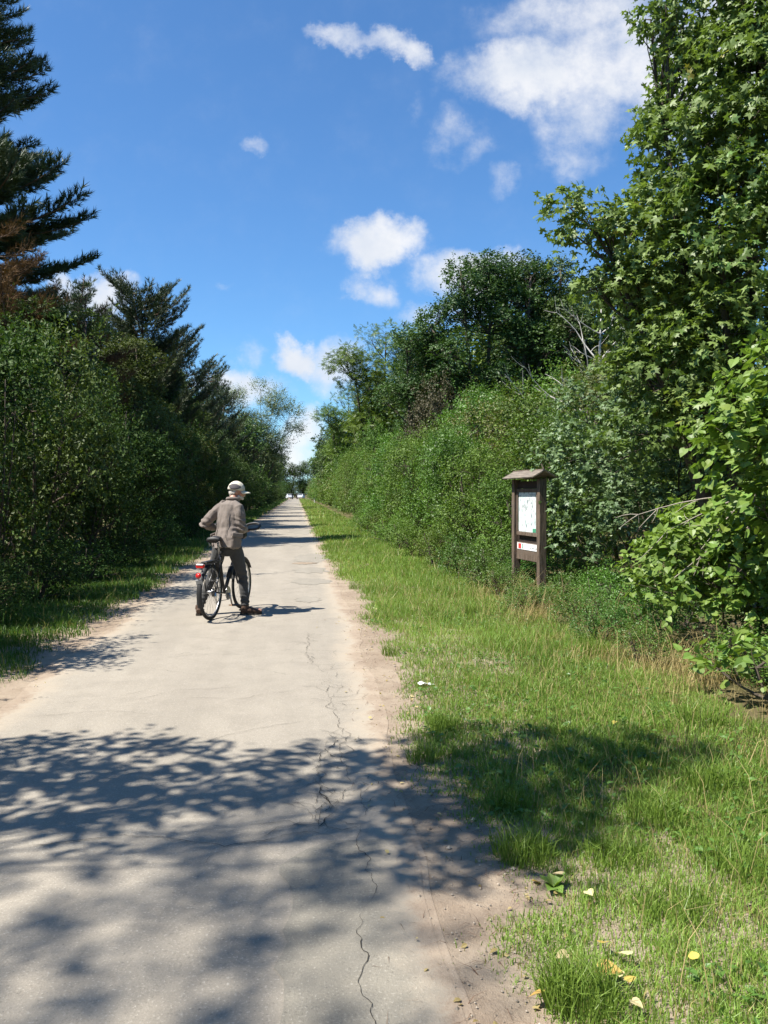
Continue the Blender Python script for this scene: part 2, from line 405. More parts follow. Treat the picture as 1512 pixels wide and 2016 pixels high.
# repairs and the coarse resurfaced part in front
yy = np.linspace(-3, 3.72, 90)
xl = np.interp(yy, [-3, 2.0, 2.5, 2.75, 3.1, 3.5, 3.72], [-.2, -.14, -.05, -.09, -.02, -.05, .12]) + (vnoise(yy, yy*0, .11, 21)-.5)*.07
xr = right_asphalt(yy)-.03
V = np.zeros((180, 3)); V[:90, 0] = xl; V[90:, 0] = xr; V[:90, 1] = V[90:, 1] = yy; V[:, 2] = .0095
i = np.arange(89); link('road_patch', raw_mesh('road_patch', V, np.stack([i, i+90, i+91, i+1], 1), {'edge': np.r_[np.full(90, .9), np.full(90, .0)]}), road, M['patch'])
for k, (cx, cy, rx, ry) in enumerate([(.32, 20.3, .40, 1.4), (.30, 17.0, .36, .62), (.25, 14.9, .33, .5), (.17, 12.35, .19, .34), (.1, 27, .5, 2.2), (.2, 35, .5, 2.5)]):
    blob('road_patch', cx, cy, rx, ry, (.0105), M['cold'], 30+k, road)
blob('pothole', .17, 18.75, .24, .26, .0135, M['dirt'], 50, road, rough=.4)
M['crackshade'] = plain('crack_shade', (.050, .044, .036), .95, .1)  # dark colour painted in for the shade down in the recessed cracks
def crack(pts, w, seed, z=.0125):
    rng = np.random.default_rng(seed); P = []
    for a, b in zip(pts[:-1], pts[1:]):
        a, b = np.array(a, float), np.array(b, float); L = np.linalg.norm(b-a); k = max(2, int(L/.018))
        for j in range(k): P.append(a+(b-a)*j/k)
    P.append(np.array(pts[-1], float)); P = np.array(P); n = len(P)
    tt = np.arange(n)*.018+seed*7.3
    wob = np.stack([(vnoise(tt, tt*0+q, .45, 81)-.5)*.06+(vnoise(tt, tt*0+q, .13, 82)-.5)*.035+(vnoise(tt, tt*0+q, .05, 83)-.5)*.030+(vnoise(tt, tt*0+q, .021, 85)-.5)*.016 for q in (0, 9.5)], 1)
    fade = np.minimum(1, np.minimum(np.arange(n), np.arange(n)[::-1])/6)[:, None]
    P = P+wob*fade*np.array([1, .6]); T = np.gradient(P, axis=0); T = unit(T); Nn = np.stack([-T[:, 1], T[:, 0]], 1)
    ww = (w*.62*np.clip(vnoise(tt, tt*0+3, .16, 84)*1.5-.15, .08, 1)*rng.uniform(.5, 1.1, n)*np.minimum(1, np.minimum(np.arange(n), np.arange(n)[::-1])/4+.15))[:, None]
    V = np.zeros((2*n, 3)); V[:n, :2] = P-Nn*ww/2; V[n:, :2] = P+Nn*ww/2; V[:, 2] = z
    i = np.arange(n-1); return V, np.stack([i, i+n, i+n+1, i+1], 1), P
def cracks():
    rng = np.random.default_rng(5); Vs = []; Fs = []; b = 0
    def put(pts, w, seed):
        nonlocal b
        V, F, P = crack(pts, w, seed); Vs.append(V); Fs.append(F+b); b += len(V); return P
    main = put([(.20, 1.6), (.22, 2.5), (.21, 2.9), (.29, 3.25), (.28, 3.7), (.31, 4.3), (.26, 4.9), (.30, 5.4), (.22, 6.3), (.25, 7.2), (.10, 8.2), (.12, 9.4)], .0065, 1)
    side = put([(.30, 5.3), (.13, 5.0), (.15, 4.7), (.12, 4.35), (.17, 4.1), (.10, 3.85)], .010, 2)
    put([(.24, 5.1), (.15, 4.85)], .006, 3); put([(.29, 4.4), (.2, 4.3), (.13, 4.4)], .006, 4)
    put([(.28, 3.75), (.05, 3.85), (-.3, 3.72), (-.8, 3.9), (-1.2, 3.8)], .008, 6); put([(-.3, 3.72), (-.42, 3.5)], .004, 7)
    put([(.25, 7.2), (.05, 7.1), (-.4, 7.5), (-.9, 7.3), (-1.3, 7.6)], .005, 8)
    put([(.22, 6.3), (.38, 6.7), (.33, 7.5), (.4, 8.3)], .006, 9); put([(.22, 6.3), (.0, 6.0), (-.2, 6.1)], .004, 10)
    for k in range(110):
        q = main[rng.integers(len(main)//3, len(main))] if k % 2 else side[rng.integers(0, len(side))]
        a = rng.uniform(0, 6.28); L = rng.uniform(.1, .4)
        put([tuple(q), (q[0]+L*.6*math.cos(a), q[1]+L*math.sin(a)*.6), (q[0]+L*math.cos(a+.4), q[1]+L*math.sin(a+.4))], .0062, 100+k)
    for k in range(44):
        x0, y0 = rng.uniform(-1.9, .5), rng.uniform(5.5, 20); a = rng.uniform(-.4, .4)+(math.pi if k % 2 else 0)
        put([(x0, y0), (x0+.4*math.cos(a), y0+.4*math.sin(a)), (x0+.8*math.cos(a+.3), y0+.8*math.sin(a+.3))], .0058, 200+k)
    o = link('crack', raw_mesh('crack', np.concatenate(Vs), np.concatenate(Fs)), road, M['crackshade']); o['kind'] = 'stuff'
cracks()

# ------------------------------------------------------------------ leaf shapes (y along the leaf, x across, z up)
def T_(V, F): return np.array(V, float), np.array(F, int)
KITE = T_([(0, 0, 0), (.30, .42, .07), (0, 1, -.08), (-.30, .42, .07)], [(0, 1, 2), (0, 2, 3)])
OVATE = T_([(0, 0, 0), (.26, .22, .06), (.30, .52, .07), (0, 1, -.12), (-.30, .52, .07), (-.26, .22, .06), (0, .4, .0)],
           [(0, 1, 6), (1, 2, 6), (2, 3, 6), (3, 4, 6), (4, 5, 6), (5, 0, 6)])
HEART = T_([(0, 0, 0), (.20, -.10, .05), (.42, .06, .09), (.46, .32, .07), (.28, .66, .0), (0, 1.02, -.14),
            (-.28, .66, .0), (-.46, .32, .07), (-.42, .06, .09), (-.20, -.10, .05), (0, .42, -.02)],
           [(0, 1, 10), (1, 2, 10), (2, 3, 10), (3, 4, 10), (4, 5, 10), (5, 6, 10), (6, 7, 10), (7, 8, 10), (8, 9, 10), (9, 0, 10)])
def maple_t():
    ang = [-90, -52, -15, 12, 32, 62, 90, 118, 148, 168, 195, 232]; rad = [.06, .40, .55, .30, .62, .34, .78, .34, .62, .30, .55, .40]
    V = [(r*math.cos(R(a)), .32+r*math.sin(R(a)), .05*math.sin(3*R(a))-.06*(r > .5)) for a, r in zip(ang, rad)] + [(0, .32, .05)]
    return T_(V, [(i, (i+1) % 12, 12) for i in range(12)])
MAPLE = maple_t()
def tuft_t(n, rng, spread, w):
    V = []; F = []
    for k in range(n):
        a = rng.uniform(0, 6.28); s = rng.uniform(.2, 1)*spread; d = unit(np.array([math.cos(a)*s, 1.0, math.sin(a)*s])); L = rng.uniform(.7, 1.05)
        side = unit(np.cross(d, rng.normal(size=3))); b = np.array([0, rng.uniform(0, .25), 0])
        F.append((len(V), len(V)+1, len(V)+2)); V += [b-side*w/2, b+side*w/2, b+d*L]
    return T_(V, F)
_r = np.random.default_rng(3)
TUFT = tuft_t(9, _r, 1.0, .10); TUFT_SPARSE = tuft_t(7, _r, 1.3, .06)
def pinnate_t():
    V = []; F = []
    for k in range(5):
        y = .12+.19*k
        for s in (-1, 1):
            b = len(V); V += [(0, y-.02, 0), (s*.30, y+.08, -.02), (s*.10, y+.17, .02)]; F += [(b, b+1, b+2)]
    return T_(V, F)
PINNATE = pinnate_t()

def leaf_arrays(P, Yd, Nr, size, tint, tmpl):
    V, F = tmpl; Y = unit(Yd); X = unit(np.cross(Y, Nr)); Z = np.cross(X, Y); k = len(V)
    W = P[:, None] + size[:, None, None]*(V[None, :, 0:1]*X[:, None]+V[None, :, 1:2]*Y[:, None]+V[None, :, 2:3]*Z[:, None])
    FF = F[None]+(np.arange(len(P))*k)[:, None, None]
    return W.reshape(-1, 3), FF.reshape(-1, 3), np.repeat(tint, k)

def spray_leaves(rng, P, U, D, k, L, tint0, size, droop=.25, spread=.9, upn=.7, jit=.45):
    """P twig starts, U outward, D twig directions -> leaves set alternately along each twig"""
    n = len(P); L = np.broadcast_to(np.asarray(L, float), (n,))
    S = unit(np.cross(D, np.array([0, 0, 1.0])+rng.normal(0, .35, (n, 3))))
    out = []
    for j in range(k):
        t = (j+.6)/k; s = 1 if j % 2 else -1
        p = P + D*(L*t)[:, None] + np.array([0, 0, -1.0])*(L*t*t*droop*.5)[:, None] + rng.normal(0, .018, (n, 3))
        yd = D*.55 + S*s*spread*(1-.6*(j == k-1)) + rng.normal(0, .3, (n, 3)) + np.array([0, 0, -droop])
        nr = np.array([0, 0, upn]) + U*.45 + rng.normal(0, jit, (n, 3))
        sz = size*rng.uniform(.55, 1.25, n)*(1-.25*t)
        tn = np.clip(tint0 + rng.uniform(-.22, .22, n), 0, 1)
        out.append((p, yd, nr, sz, tn))
    return [np.concatenate(q) for q in zip(*out)]

def clump_sprays(rng, clumps, dens, up=.35, flat=.7, hollow=.45, low=.35, lump=.30):
    """twig starts on and in a set of ellipsoids (x,y,z,rx,ry,rz)"""
    Ps, Us, Ds, Ts = [], [], [], []
    for c in clumps:
        c = np.array(c, float); r = c[3:6]; n = max(6, int(dens*(r[0]*r[1]+r[0]*r[2]+r[1]*r[2])*4.2))
        u = unit(rng.normal(size=(n, 3))); keep = (u[:, 2] > -.35) | (rng.random(n) < low); u = u[keep]; n = len(u)
        ph = rng.uniform(0, 6.28, 6)
        wv = np.sin(u[:, 0]*4.3+ph[0])*np.sin(u[:, 1]*4.7+ph[1])+np.sin(u[:, 2]*5.1+ph[2]+u[:, 0]*2.5)*.8
        f = (hollow+(1-hollow)*np.sqrt(rng.random(n)))*(1+lump*.5*wv)
        Ps.append(c[:3]+u*r*f[:, None]); Us.append(u)
        Ds.append(unit(u*np.array([1, 1, flat])+np.array([0, 0, up])+rng.normal(0, .38, (n, 3))))
        Ts.append(np.clip(.5+rng.normal(0, .13)+rng.normal(0, .10, n)+.10*wv, 0, 1))
    return [np.concatenate(q) for q in (Ps, Us, Ds, Ts)]

def curve_pts(a, b, rng, bend=.15, n=5, sag=0.0):
    a, b = np.array(a, float), np.array(b, float); L = np.linalg.norm(b-a); off = rng.normal(0, bend*L, 3)
    return [a+(b-a)*t + off*math.sin(math.pi*t)*.6 + np.array([0, 0, sag*L*math.sin(math.pi*t)]) for t in np.linspace(0, 1, n)]

def tree_mesh(name, seed, clumps, dens, k, L, size, tmpl, trunk, r0, limb_r=.05, twigs=5, **kw):
    """one tree or bush: (trunk mesh with its limbs, crown mesh). trunk = list of stem polylines"""
    rng = np.random.default_rng(seed)
    skw = {a: kw[a] for a in ('up', 'flat', 'hollow', 'low', 'lump') if a in kw}
    lkw = {a: kw[a] for a in ('droop', 'spread', 'upn', 'jit') if a in kw}
    P, U, D, T = clump_sprays(rng, clumps, dens, **skw)
    ok = P[:, 2] > .04; P, U, D, T = P[ok], U[ok], D[ok], T[ok]
    A = spray_leaves(rng, P, U, D, k, L*rng.uniform(.6, 1.3, len(P)), T, size, **lkw)
    if kw.get('shoots'):
        ns = kw['shoots']; q = rng.choice(np.where(U[:, 2] > .0)[0], ns)
        sd = unit(U[q]*np.array([.7, .7, .3])+np.array([0, 0, .8])+rng.normal(0, .25, (ns, 3)))
        B = spray_leaves(rng, P[q], U[q], sd, k*3, kw.get('shootlen', .55)*rng.uniform(.5, 1.2, ns), np.clip(T[q]+.12, 0, 1), size*.9, **lkw)
        A = [np.concatenate(z) for z in zip(A, B)]
    ok = A[0][:, 2] > .02; A = [a[ok] for a in A]
    V, F, tn = leaf_arrays(*A, tmpl)
    crown = raw_mesh(name+'_crown', V, F, {'tint': tn})
    mb = MB(); stems = []
    for line in trunk:
        m = len(line); rr = [r0*(1-.8*i/(m-1)) for i in range(m)]
        if len(line) > 2: rr[0] = r0*1.25
        mb.tube(line, rr, n=8); stems.append((np.array(line, float), rr))
    allp = np.concatenate([s[0] for s in stems])
    for c in clumps:
        c = np.array(c, float); d = np.linalg.norm((allp-c[:3])*np.array([1, 1, .8]), axis=1) + np.where(allp[:, 2] > c[2]-.1, 1.5, 0)
        a = allp[np.argmin(d)]
        pts = curve_pts(a, c[:3], rng, .10, 5, -.05); mb.tube(pts, list(np.linspace(limb_r, limb_r*.35, 5)), n=5, cap=False)
        for _ in range(twigs):
            u = unit(rng.normal(size=3)+np.array([0, 0, .4])); e = c[:3]+u*c[3:6]*rng.uniform(.7, 1.0)
            mb.tube(curve_pts(pts[rng.integers(2, 5)], e, rng, .08, 3), [limb_r*.35, limb_r*.22, limb_r*.1], n=4, cap=False)
    return mb.mesh(name+'_trunk'), crown, A

def plant(name, meshes, leafmat, barkmat, label, cat, loc, rz=0.0, scale=(1, 1, 1), group=None):
    r = thing(name, label, cat, loc, rz, group); r.scale = scale
    a = link('trunk', meshes[0], r); b = link('crown', meshes[1], r)
    for o, mt in ((a, barkmat), (b, leafmat)):
        if not o.data.materials: o.data.materials.append(mt)
        o.material_slots[0].link = 'OBJECT'; o.material_slots[0].material = mt
    return r

def leaf_parts(root, A, tmpl, mat, count, cam_local):
    """the leaves that show largest become leaf objects of their own; returns the rest"""
    P, Yd, Nr, sz, tn = A; c = np.array(cam_local)
    d = np.linalg.norm(P-c, axis=1); ctr = P.mean(0); out = unit(P-ctr); toc = unit(c-P)
    score = sz/d*(0.35+np.maximum(0, (out*toc).sum(1))) * (P[:, 2] > 0)
    score *= kw_view(root, P)
    q = np.argsort(-score)[:count]; rest = np.ones(len(P), bool); rest[q] = False
    V, F = tmpl; meshes = []
    for t in range(4):
        me = raw_mesh('leaf', V, F, {'tint': np.full(len(V), .2+.2*t)}); me.materials.append(mat); meshes.append(me)
    Y = unit(Yd[q]); X = unit(np.cross(Y, Nr[q])); Z = np.cross(X, Y)
    for i, j in enumerate(q):
        o = bpy.data.objects.new('leaf', meshes[int(min(3, max(0, tn[j]*4)))]); COL.objects.link(o); o.parent = root
        m = Matrix((X[i], Y[i], Z[i])).transposed().to_4x4(); m.translation = P[j]
        o.matrix_local = m @ Matrix.Scale(sz[j], 4)
    return [a[rest] for a in A]
def kw_view(root, P):
    c = math.cos(root.rotation_euler.z); s = math.sin(root.rotation_euler.z)
    W = np.stack([P[:, 0]*c-P[:, 1]*s, P[:, 0]*s+P[:, 1]*c, P[:, 2]], 1)+np.array(root.location)
    x = W[:, 0]*math.cos(YAW)-W[:, 1]*math.sin(YAW); f = W[:, 0]*math.sin(YAW)+W[:, 1]*math.cos(YAW)
    return ((f > .5) & (np.abs(x/np.maximum(f, .1)) < .47)).astype(float)

# ------------------------------------------------------------------ bushes: prototypes
def dome_clumps(rng, n, w, h, r):
    C = []
    for i in range(n):
        a = rng.uniform(0, 6.28); t = rng.uniform(.08, 1)**.8; z = t*(h-r*.75); rad = w*math.sqrt(max(0, 1-(z/h)**2.2))*rng.uniform(.35, .95)
        q = r*rng.uniform(.75, 1.25); C.append((rad*math.cos(a), rad*math.sin(a), max(q*.55, z), q, q, q*.85))
    return C
def bush_proto(seed, n=22, w=1.3, h=3.0, r=.55, dens=52, k=5, L=.20, size=.078, tmpl=KITE, **kw):
    kw = {**dict(lump=.62, hollow=.6), **kw}
    rng = np.random.default_rng(seed); C = dome_clumps(rng, n, w, h, r)
    stems = []
    for s in range(5):
        a = rng.uniform(0, 6.28); stems.append(curve_pts((.12*math.cos(a), .12*math.sin(a), -.05), (.55*w*math.cos(a), .55*w*math.sin(a), h*rng.uniform(.6, .85)), rng, .06, 6))
    return tree_mesh('bush', seed, C, dens, k, L, size, tmpl, stems, .035, .022, 4, **{**dict(shoots=70, shootlen=.5), **kw})
BUSH = [bush_proto(s) for s in (11, 12, 13)]
BUSH_FAR = [bush_proto(s, n=18, dens=13, k=4, L=.32, size=.19, shoots=30, shootlen=.6) for s in (21, 22)]
BUSH_BIG = [bush_proto(s, n=18, dens=42, k=5, L=.26, size=.095, tmpl=KITE, shoots=70, shootlen=.8) for s in (31, 32)]
SMALL = [bush_proto(s, n=10, w=.75, h=1.0, r=.36, dens=90, k=4, L=.16, size=.06, shoots=40, shootlen=.35) for s in (41, 42)]

def put_bush(protos, i, mat, name, label, x, y, h, w, group, base_h=3.0, base_w=1.7, cat='bush', rz=None):
    rng = np.random.default_rng(int(abs(x*131+y*17))+i)
    return plant(name, protos[i % len(protos)], M[mat], M['bark'], label, cat, (x, y, 0), rng.uniform(0, 6.28) if rz is None else rz, (w/base_w, w/base_w, h/base_h), group)

GR = 'bushes of the hedge along the right verge'
GL = 'bushes of the shaded hedge along the left verge'
# right hedge, front row then back row: (proto set, material, x, y, height, half width, label)
RIGHT = [
 (BUSH, 'hedge', 3.95, 15.0, 1.9, 1.05, 'mid-green bush just beyond the wooden notice board, low in front of the hedge'),
 (BUSH, 'lush', 5.0, 14.6, 3.0, 1.6, 'bright green rounded bush rising directly behind the notice board roof'),
 (BUSH, 'hedge', 3.9, 17.2, 2.5, 1.2, 'small-leaved bush two bushes beyond the notice board at the grass edge'),
 (BUSH, 'hedge', 5.3, 17.6, 3.8, 1.75, 'tall yellow-green bush behind the low bushes left of the notice board'),
 (BUSH, 'lush', 3.85, 19.6, 3.0, 1.25, 'glossy bright green bush in the hedge front, left of the notice board'),
 (BUSH, 'olive', 5.4, 20.9, 3.9, 1.8, 'olive-brown topped bush standing below the dark oak'),
 (BUSH, 'hedge', 3.9, 22.3, 3.3, 1.35, 'medium green bush bulging over the grass at the middle of the right hedge'),
 (BUSH, 'lush', 5.2, 24.2, 4.4, 1.8, 'leaf-green bush under the left edge of the dark oak crown'),
 (BUSH, 'hedge', 3.9, 25.5, 3.4, 1.45, 'rounded green bush below the russet thorn bush in the right hedge'),
 (BUSH, 'russet', 4.9, 30.6, 5.6, 1.8, 'greyish russet twiggy bush under the feathery robinia'),
 (BUSH, 'hedge', 5.6, 27.4, 4.1, 1.9, 'green bush beside the russet bush, on its near side'),
 (BUSH, 'hedge', 4.0, 29.2, 3.5, 1.5, 'green bush standing in front of the russet bush'),
 (BUSH, 'lush', 4.0, 33.3, 3.8, 1.6, 'dense green bush on the far side of the russet bush'),
 (BUSH, 'hedge', 4.9, 36.2, 4.3, 1.9, 'tall green bush below the robinia trunk'),
 (BUSH, 'hedge', 4.0, 38.5, 3.6, 1.5, 'bush that juts out in a dark knob over the far grass'),
]
for i, (pr, mt, x, y, h, w, lab) in enumerate(RIGHT):
    put_bush(pr, i, mt, 'hedge_bush', lab, x, y, h, w, GR)
rng = np.random.default_rng(8)
y = 43.0; i = 0
while y < 236:
    far = y > 75; pr = BUSH_FAR if far else BUSH
    lab = 'far green bush in the right-hand hedge line, merging with its neighbours' if far else 'green bush in the middle distance of the right hedge, below the far robinias'
    put_bush(pr, i, ['hedge', 'lush', 'hedge', 'olive'][i % 4], 'hedge_bush', lab, 4.3+rng.uniform(-.3, .5), y, rng.uniform(3.8, 5.2), rng.uniform(1.6, 2.0), GR)
    put_bush(pr, i+1, ['hedge', 'far', 'lush'][i % 3], 'hedge_bush', lab, 6.8+rng.uniform(-.4, .6), y+1.3, rng.uniform(5.0, 7.0), rng.uniform(2.2, 2.8), GR)
    y += 3.2 if y < 75 else 5.0+(y-75)*.02; i += 1
# second rank on the right, seen between and above the front bushes
for i, (x, y, h, w, mt) in enumerate([(7.4, 15.6, 4.3, 2.0, 'hedge'), (7.8, 19.2, 4.8, 2.1, 'olive'), (7.6, 23.0, 5.0, 2.2, 'hedge'), (8.2, 27.4, 5.2, 2.3, 'hedge'), (7.8, 32.6, 5.6, 2.4, 'lush'),
                                      (7.6, 38.0, 6.0, 2.5, 'hedge'), (10.8, 17.5, 5.0, 2.6, 'hedge'), (11.5, 23.5, 5.5, 2.6, 'lush'), (13, 30, 6.0, 3.0, 'hedge')]):
    put_bush(BUSH, i, mt, 'hedge_bush', 'tall green bush in the second rank behind the right-hand hedge', x, y, h, w, GR)

# left hedge: sun stands behind it, and its shade is put into the leaf colours
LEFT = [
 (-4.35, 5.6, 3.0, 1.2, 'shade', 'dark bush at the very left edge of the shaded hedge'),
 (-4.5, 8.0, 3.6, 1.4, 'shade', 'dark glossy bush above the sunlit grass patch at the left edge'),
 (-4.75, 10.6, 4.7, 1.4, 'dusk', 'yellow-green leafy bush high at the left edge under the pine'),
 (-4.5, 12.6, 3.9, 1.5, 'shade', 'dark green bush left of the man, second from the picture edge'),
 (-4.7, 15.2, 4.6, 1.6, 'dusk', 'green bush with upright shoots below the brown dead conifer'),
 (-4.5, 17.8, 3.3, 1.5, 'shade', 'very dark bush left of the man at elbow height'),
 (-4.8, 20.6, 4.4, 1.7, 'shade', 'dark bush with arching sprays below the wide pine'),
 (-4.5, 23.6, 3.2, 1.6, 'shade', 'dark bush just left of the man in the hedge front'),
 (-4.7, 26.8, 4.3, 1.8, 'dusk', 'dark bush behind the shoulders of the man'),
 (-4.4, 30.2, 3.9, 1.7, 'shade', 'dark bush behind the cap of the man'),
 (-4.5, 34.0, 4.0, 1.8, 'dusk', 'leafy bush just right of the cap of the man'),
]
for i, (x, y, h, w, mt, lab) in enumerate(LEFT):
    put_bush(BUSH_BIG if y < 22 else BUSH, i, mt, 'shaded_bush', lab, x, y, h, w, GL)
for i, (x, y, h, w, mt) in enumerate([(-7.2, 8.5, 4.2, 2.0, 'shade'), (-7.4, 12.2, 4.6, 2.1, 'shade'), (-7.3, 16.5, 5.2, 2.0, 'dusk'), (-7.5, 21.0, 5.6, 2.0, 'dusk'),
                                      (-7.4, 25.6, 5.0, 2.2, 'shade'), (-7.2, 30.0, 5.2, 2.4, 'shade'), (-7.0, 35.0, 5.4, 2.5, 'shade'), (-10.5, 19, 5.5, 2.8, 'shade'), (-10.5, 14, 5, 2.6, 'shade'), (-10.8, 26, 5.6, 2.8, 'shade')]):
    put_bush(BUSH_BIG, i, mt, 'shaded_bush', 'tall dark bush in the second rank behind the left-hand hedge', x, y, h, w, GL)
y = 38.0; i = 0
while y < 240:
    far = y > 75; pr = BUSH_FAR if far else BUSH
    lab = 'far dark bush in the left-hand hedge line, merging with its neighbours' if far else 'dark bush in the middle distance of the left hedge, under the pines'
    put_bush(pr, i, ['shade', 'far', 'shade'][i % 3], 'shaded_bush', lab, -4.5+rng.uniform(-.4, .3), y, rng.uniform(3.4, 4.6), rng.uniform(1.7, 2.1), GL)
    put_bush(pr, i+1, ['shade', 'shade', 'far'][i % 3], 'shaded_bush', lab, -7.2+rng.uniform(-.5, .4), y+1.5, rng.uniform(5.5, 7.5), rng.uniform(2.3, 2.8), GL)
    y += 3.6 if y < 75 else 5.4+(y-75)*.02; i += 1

# ------------------------------------------------------------------ conifers
def conifer(seed, H, rbase, first, whorl, n_br, size, tmpl, rise=.25, shape=1.0, dens=1.0, ragged=.35, top_r=.3, keep=None, bare=0.0):
    rng = np.random.default_rng(seed); mb = MB()
    tr = [np.array([rng.normal(0, .05)*z/H*3, rng.normal(0, .05)*z/H*3, z]) for z in np.linspace(0, H, 9)]; tr[0][2] = -.1
    mb.tube(tr, list(np.linspace(H*.017, .015, 9)), n=8); TR = np.array(tr)
    P, U, D, T = [], [], [], []
    z = first
    while z < H-.15:
        t = (z-first)/(H-first); prof = top_r + (rbase-top_r)*(1-t)**shape
        for b in range(n_br):
            az = rng.uniform(0, 6.28); L = prof*rng.uniform(1-ragged, 1+ragged*.5)
            if keep is not None and not keep(az, z): continue
            o = np.array([np.interp(z, TR[:, 2], TR[:, 0]), np.interp(z, TR[:, 2], TR[:, 1]), z+rng.normal(0, .1)])
            d = np.array([math.cos(az), math.sin(az), 0]); zr = rise*(1+.6*t)
            pts = [o+d*L*q+np.array([0, 0, zr*L*(q*.5+q*q*.7)-.10*L*math.sin(3.14*q)]) for q in np.linspace(0, 1, 6)]
            mb.tube(pts, list(np.linspace(.012+.014*L, .006, 6)), n=4, cap=False)
            nt = max(3, int(L*7*dens)); tint = rng.normal(.45, .13)
            for q in np.linspace(.22+bare, 1, nt):
                i = min(4, int(q*5)); c = pts[i]+(pts[i+1]-pts[i])*(q*5-i)
                ax = unit(pts[i+1]-pts[i]); s = unit(np.cross(ax, (0, 0, 1)))
                for sgn in (-1, 1):
                    tl = (.16+.34*(1-q)**.6)*min(1.2, L*.5)*rng.uniform(.6, 1.25)+.08
                    td = unit(ax*.75+s*sgn*rng.uniform(.5, 1)+np.array([0, 0, rng.uniform(-.05, .5)]))
                    for w in np.linspace(.3, 1, max(2, int(tl/.085*dens))):
                        P.append(c+td*tl*w); D.append(unit(td+rng.normal(0, .35, 3)+np.array([0, 0, .35]))); T.append(tint+rng.normal(0, .12)); U.append(d)
        z += whorl*rng.uniform(.7, 1.25)
    for w in range(8): P.append(tr[-1]-np.array([0, 0, .06*w])); D.append(unit(np.array([0, 0, 1.0])+rng.normal(0, .5, 3))); T.append(.5); U.append(D[-1])
    P, D, U, T = map(np.array, (P, D, U, T)); n = len(P)
    V, F, tn = leaf_arrays(P, D, unit(rng.normal(size=(n, 3))), size*rng.uniform(.75, 1.2, n), np.clip(T, 0, 1), tmpl)
    return mb.mesh('conifer_trunk'), raw_mesh('conifer_crown', V, F, {'tint': tn})
PINE_A = conifer(51, 17.0, 3.5, 4.0, .46, 7, .25, TUFT, rise=.10, shape=.55, dens=1.15, ragged=.5)
PINE_B = conifer(52, 12.0, 3.6, 2.0, .46, 7, .26, TUFT, rise=.30, shape=.45, dens=.95, ragged=.5, top_r=1.0)
PINE_C = conifer(53, 10.0, 2.8, 1.2, .48, 6, .26, TUFT, rise=.34, shape=.6, dens=.9, ragged=.45, top_r=.5)
DEAD = conifer(54, 8.5, 2.3, 1.5, .46, 6, .20, TUFT_SPARSE, rise=.16, shape=.6, dens=1.1, ragged=.5)
SPRUCE = conifer(55, 9.5, 1.7, 1.0, .42, 6, .17, TUFT, rise=.05, shape=1.05, dens=.8, ragged=.25, top_r=.12)
GP = 'conifers behind the left hedge'
def pine(me, mat, label, x, y, s=1.0, rz=0.0, name='pine_tree', cat='tree'):
    return plant(name, me, M[mat], M['pinebark'], label, cat, (x, y, 0), rz, (s, s, s), GP)
pine(PINE_A, 'pine', 'tall dark pine cut off by the left edge of the picture', -9.75, 26.0, 1.06, .4)
pine(DEAD, 'brown', 'brown dead conifer in front of the tall left-edge pine', -8.0, 23.6, 1.08, 1.0, 'dead_conifer')
pine(DEAD, 'brown', 'lower brown conifer with withered needles between the tall pine and the wide pine', -6.5, 26.5, .90, 2.6, 'dead_conifer')
pine(SPRUCE, 'pine', 'slim spruce with a pointed tip between the two large left pines', -8.0, 32.0, 1.02, 0, 'spruce_tree')
pine(PINE_B, 'pine', 'wide dark pine with upswept shoots, the largest wholly in view on the left', -7.0, 38.0, .88, .9)
pine(PINE_B, 'pine', 'pine half hidden behind the slim spruce and the wide pine', -9.6, 36.0, .80, 3.1)
pine(PINE_C, 'pine', 'ragged dark pine stepping down right of the wide pine', -6.3, 47.0, .98, .2)
pine(PINE_C, 'pine', 'dark pine beside the pale willow, on its near side', -6.0, 57.0, 1.02, 1.7)
pine(PINE_C, 'pine', 'narrow pine top showing against the low cloud near the willow', -5.8, 67.0, 1.0, 2.9)
pine(PINE_C, 'pine', 'dark pine hidden among others behind the left hedge', -9.6, 46.0, 1.1, 4.0)
pine(PINE_C, 'pine', 'dark pine hidden among others behind the left hedge', -9.2, 58.0, 1.1, 5.0)

# ------------------------------------------------------------------ broad-leaved trees
def limbs(rng, base, tops, n=7, bend=.05): return [curve_pts(base, t, rng, bend, n) for t in tops]
def crown_tree(seed, tops, base, clump_r, per, dens, k, L, size, tmpl, r0, spread, zlow, **kw):
    """clumps gathered round the upper part of each stem"""
    rng = np.random.default_rng(seed); st = limbs(rng, base, tops, 8); C = []
    for line in st:
        a = np.array(line); z1 = a[-1][2]; C.append((a[-1][0], a[-1][1], z1-.1, clump_r*.9, clump_r*.9, clump_r*.8))
        for j in range(per):
            z = z1 - (z1-zlow)*rng.random()**1.2; p = np.array([np.interp(z, a[:, 2], a[:, q]) for q in range(3)])
            f = math.sin(math.pi*min(1, (z1-z)/(z1-zlow)*.75+.22)); an = rng.uniform(0, 6.28); d = spread*f*rng.uniform(.25, 1)
            q = clump_r*rng.uniform(.7, 1.25); C.append((p[0]+d*math.cos(an), p[1]+d*math.sin(an), z+rng.uniform(-.2, .3), q, q, q*.72))
    return tree_mesh('tree', seed, C, dens, k, L, size, tmpl, st, r0, r0*.32, 5, **kw)
OAK = crown_tree(61, [(-1.2, 0, 11.0), (.6, .6, 11.6), (2.0, -.2, 11.0), (-2.4, .3, 8.6)], (0, 0, -.1), .80, 20, 30, 5, .26, .15, KITE, .17, 1.7, 2.6, up=.3, jit=.5)
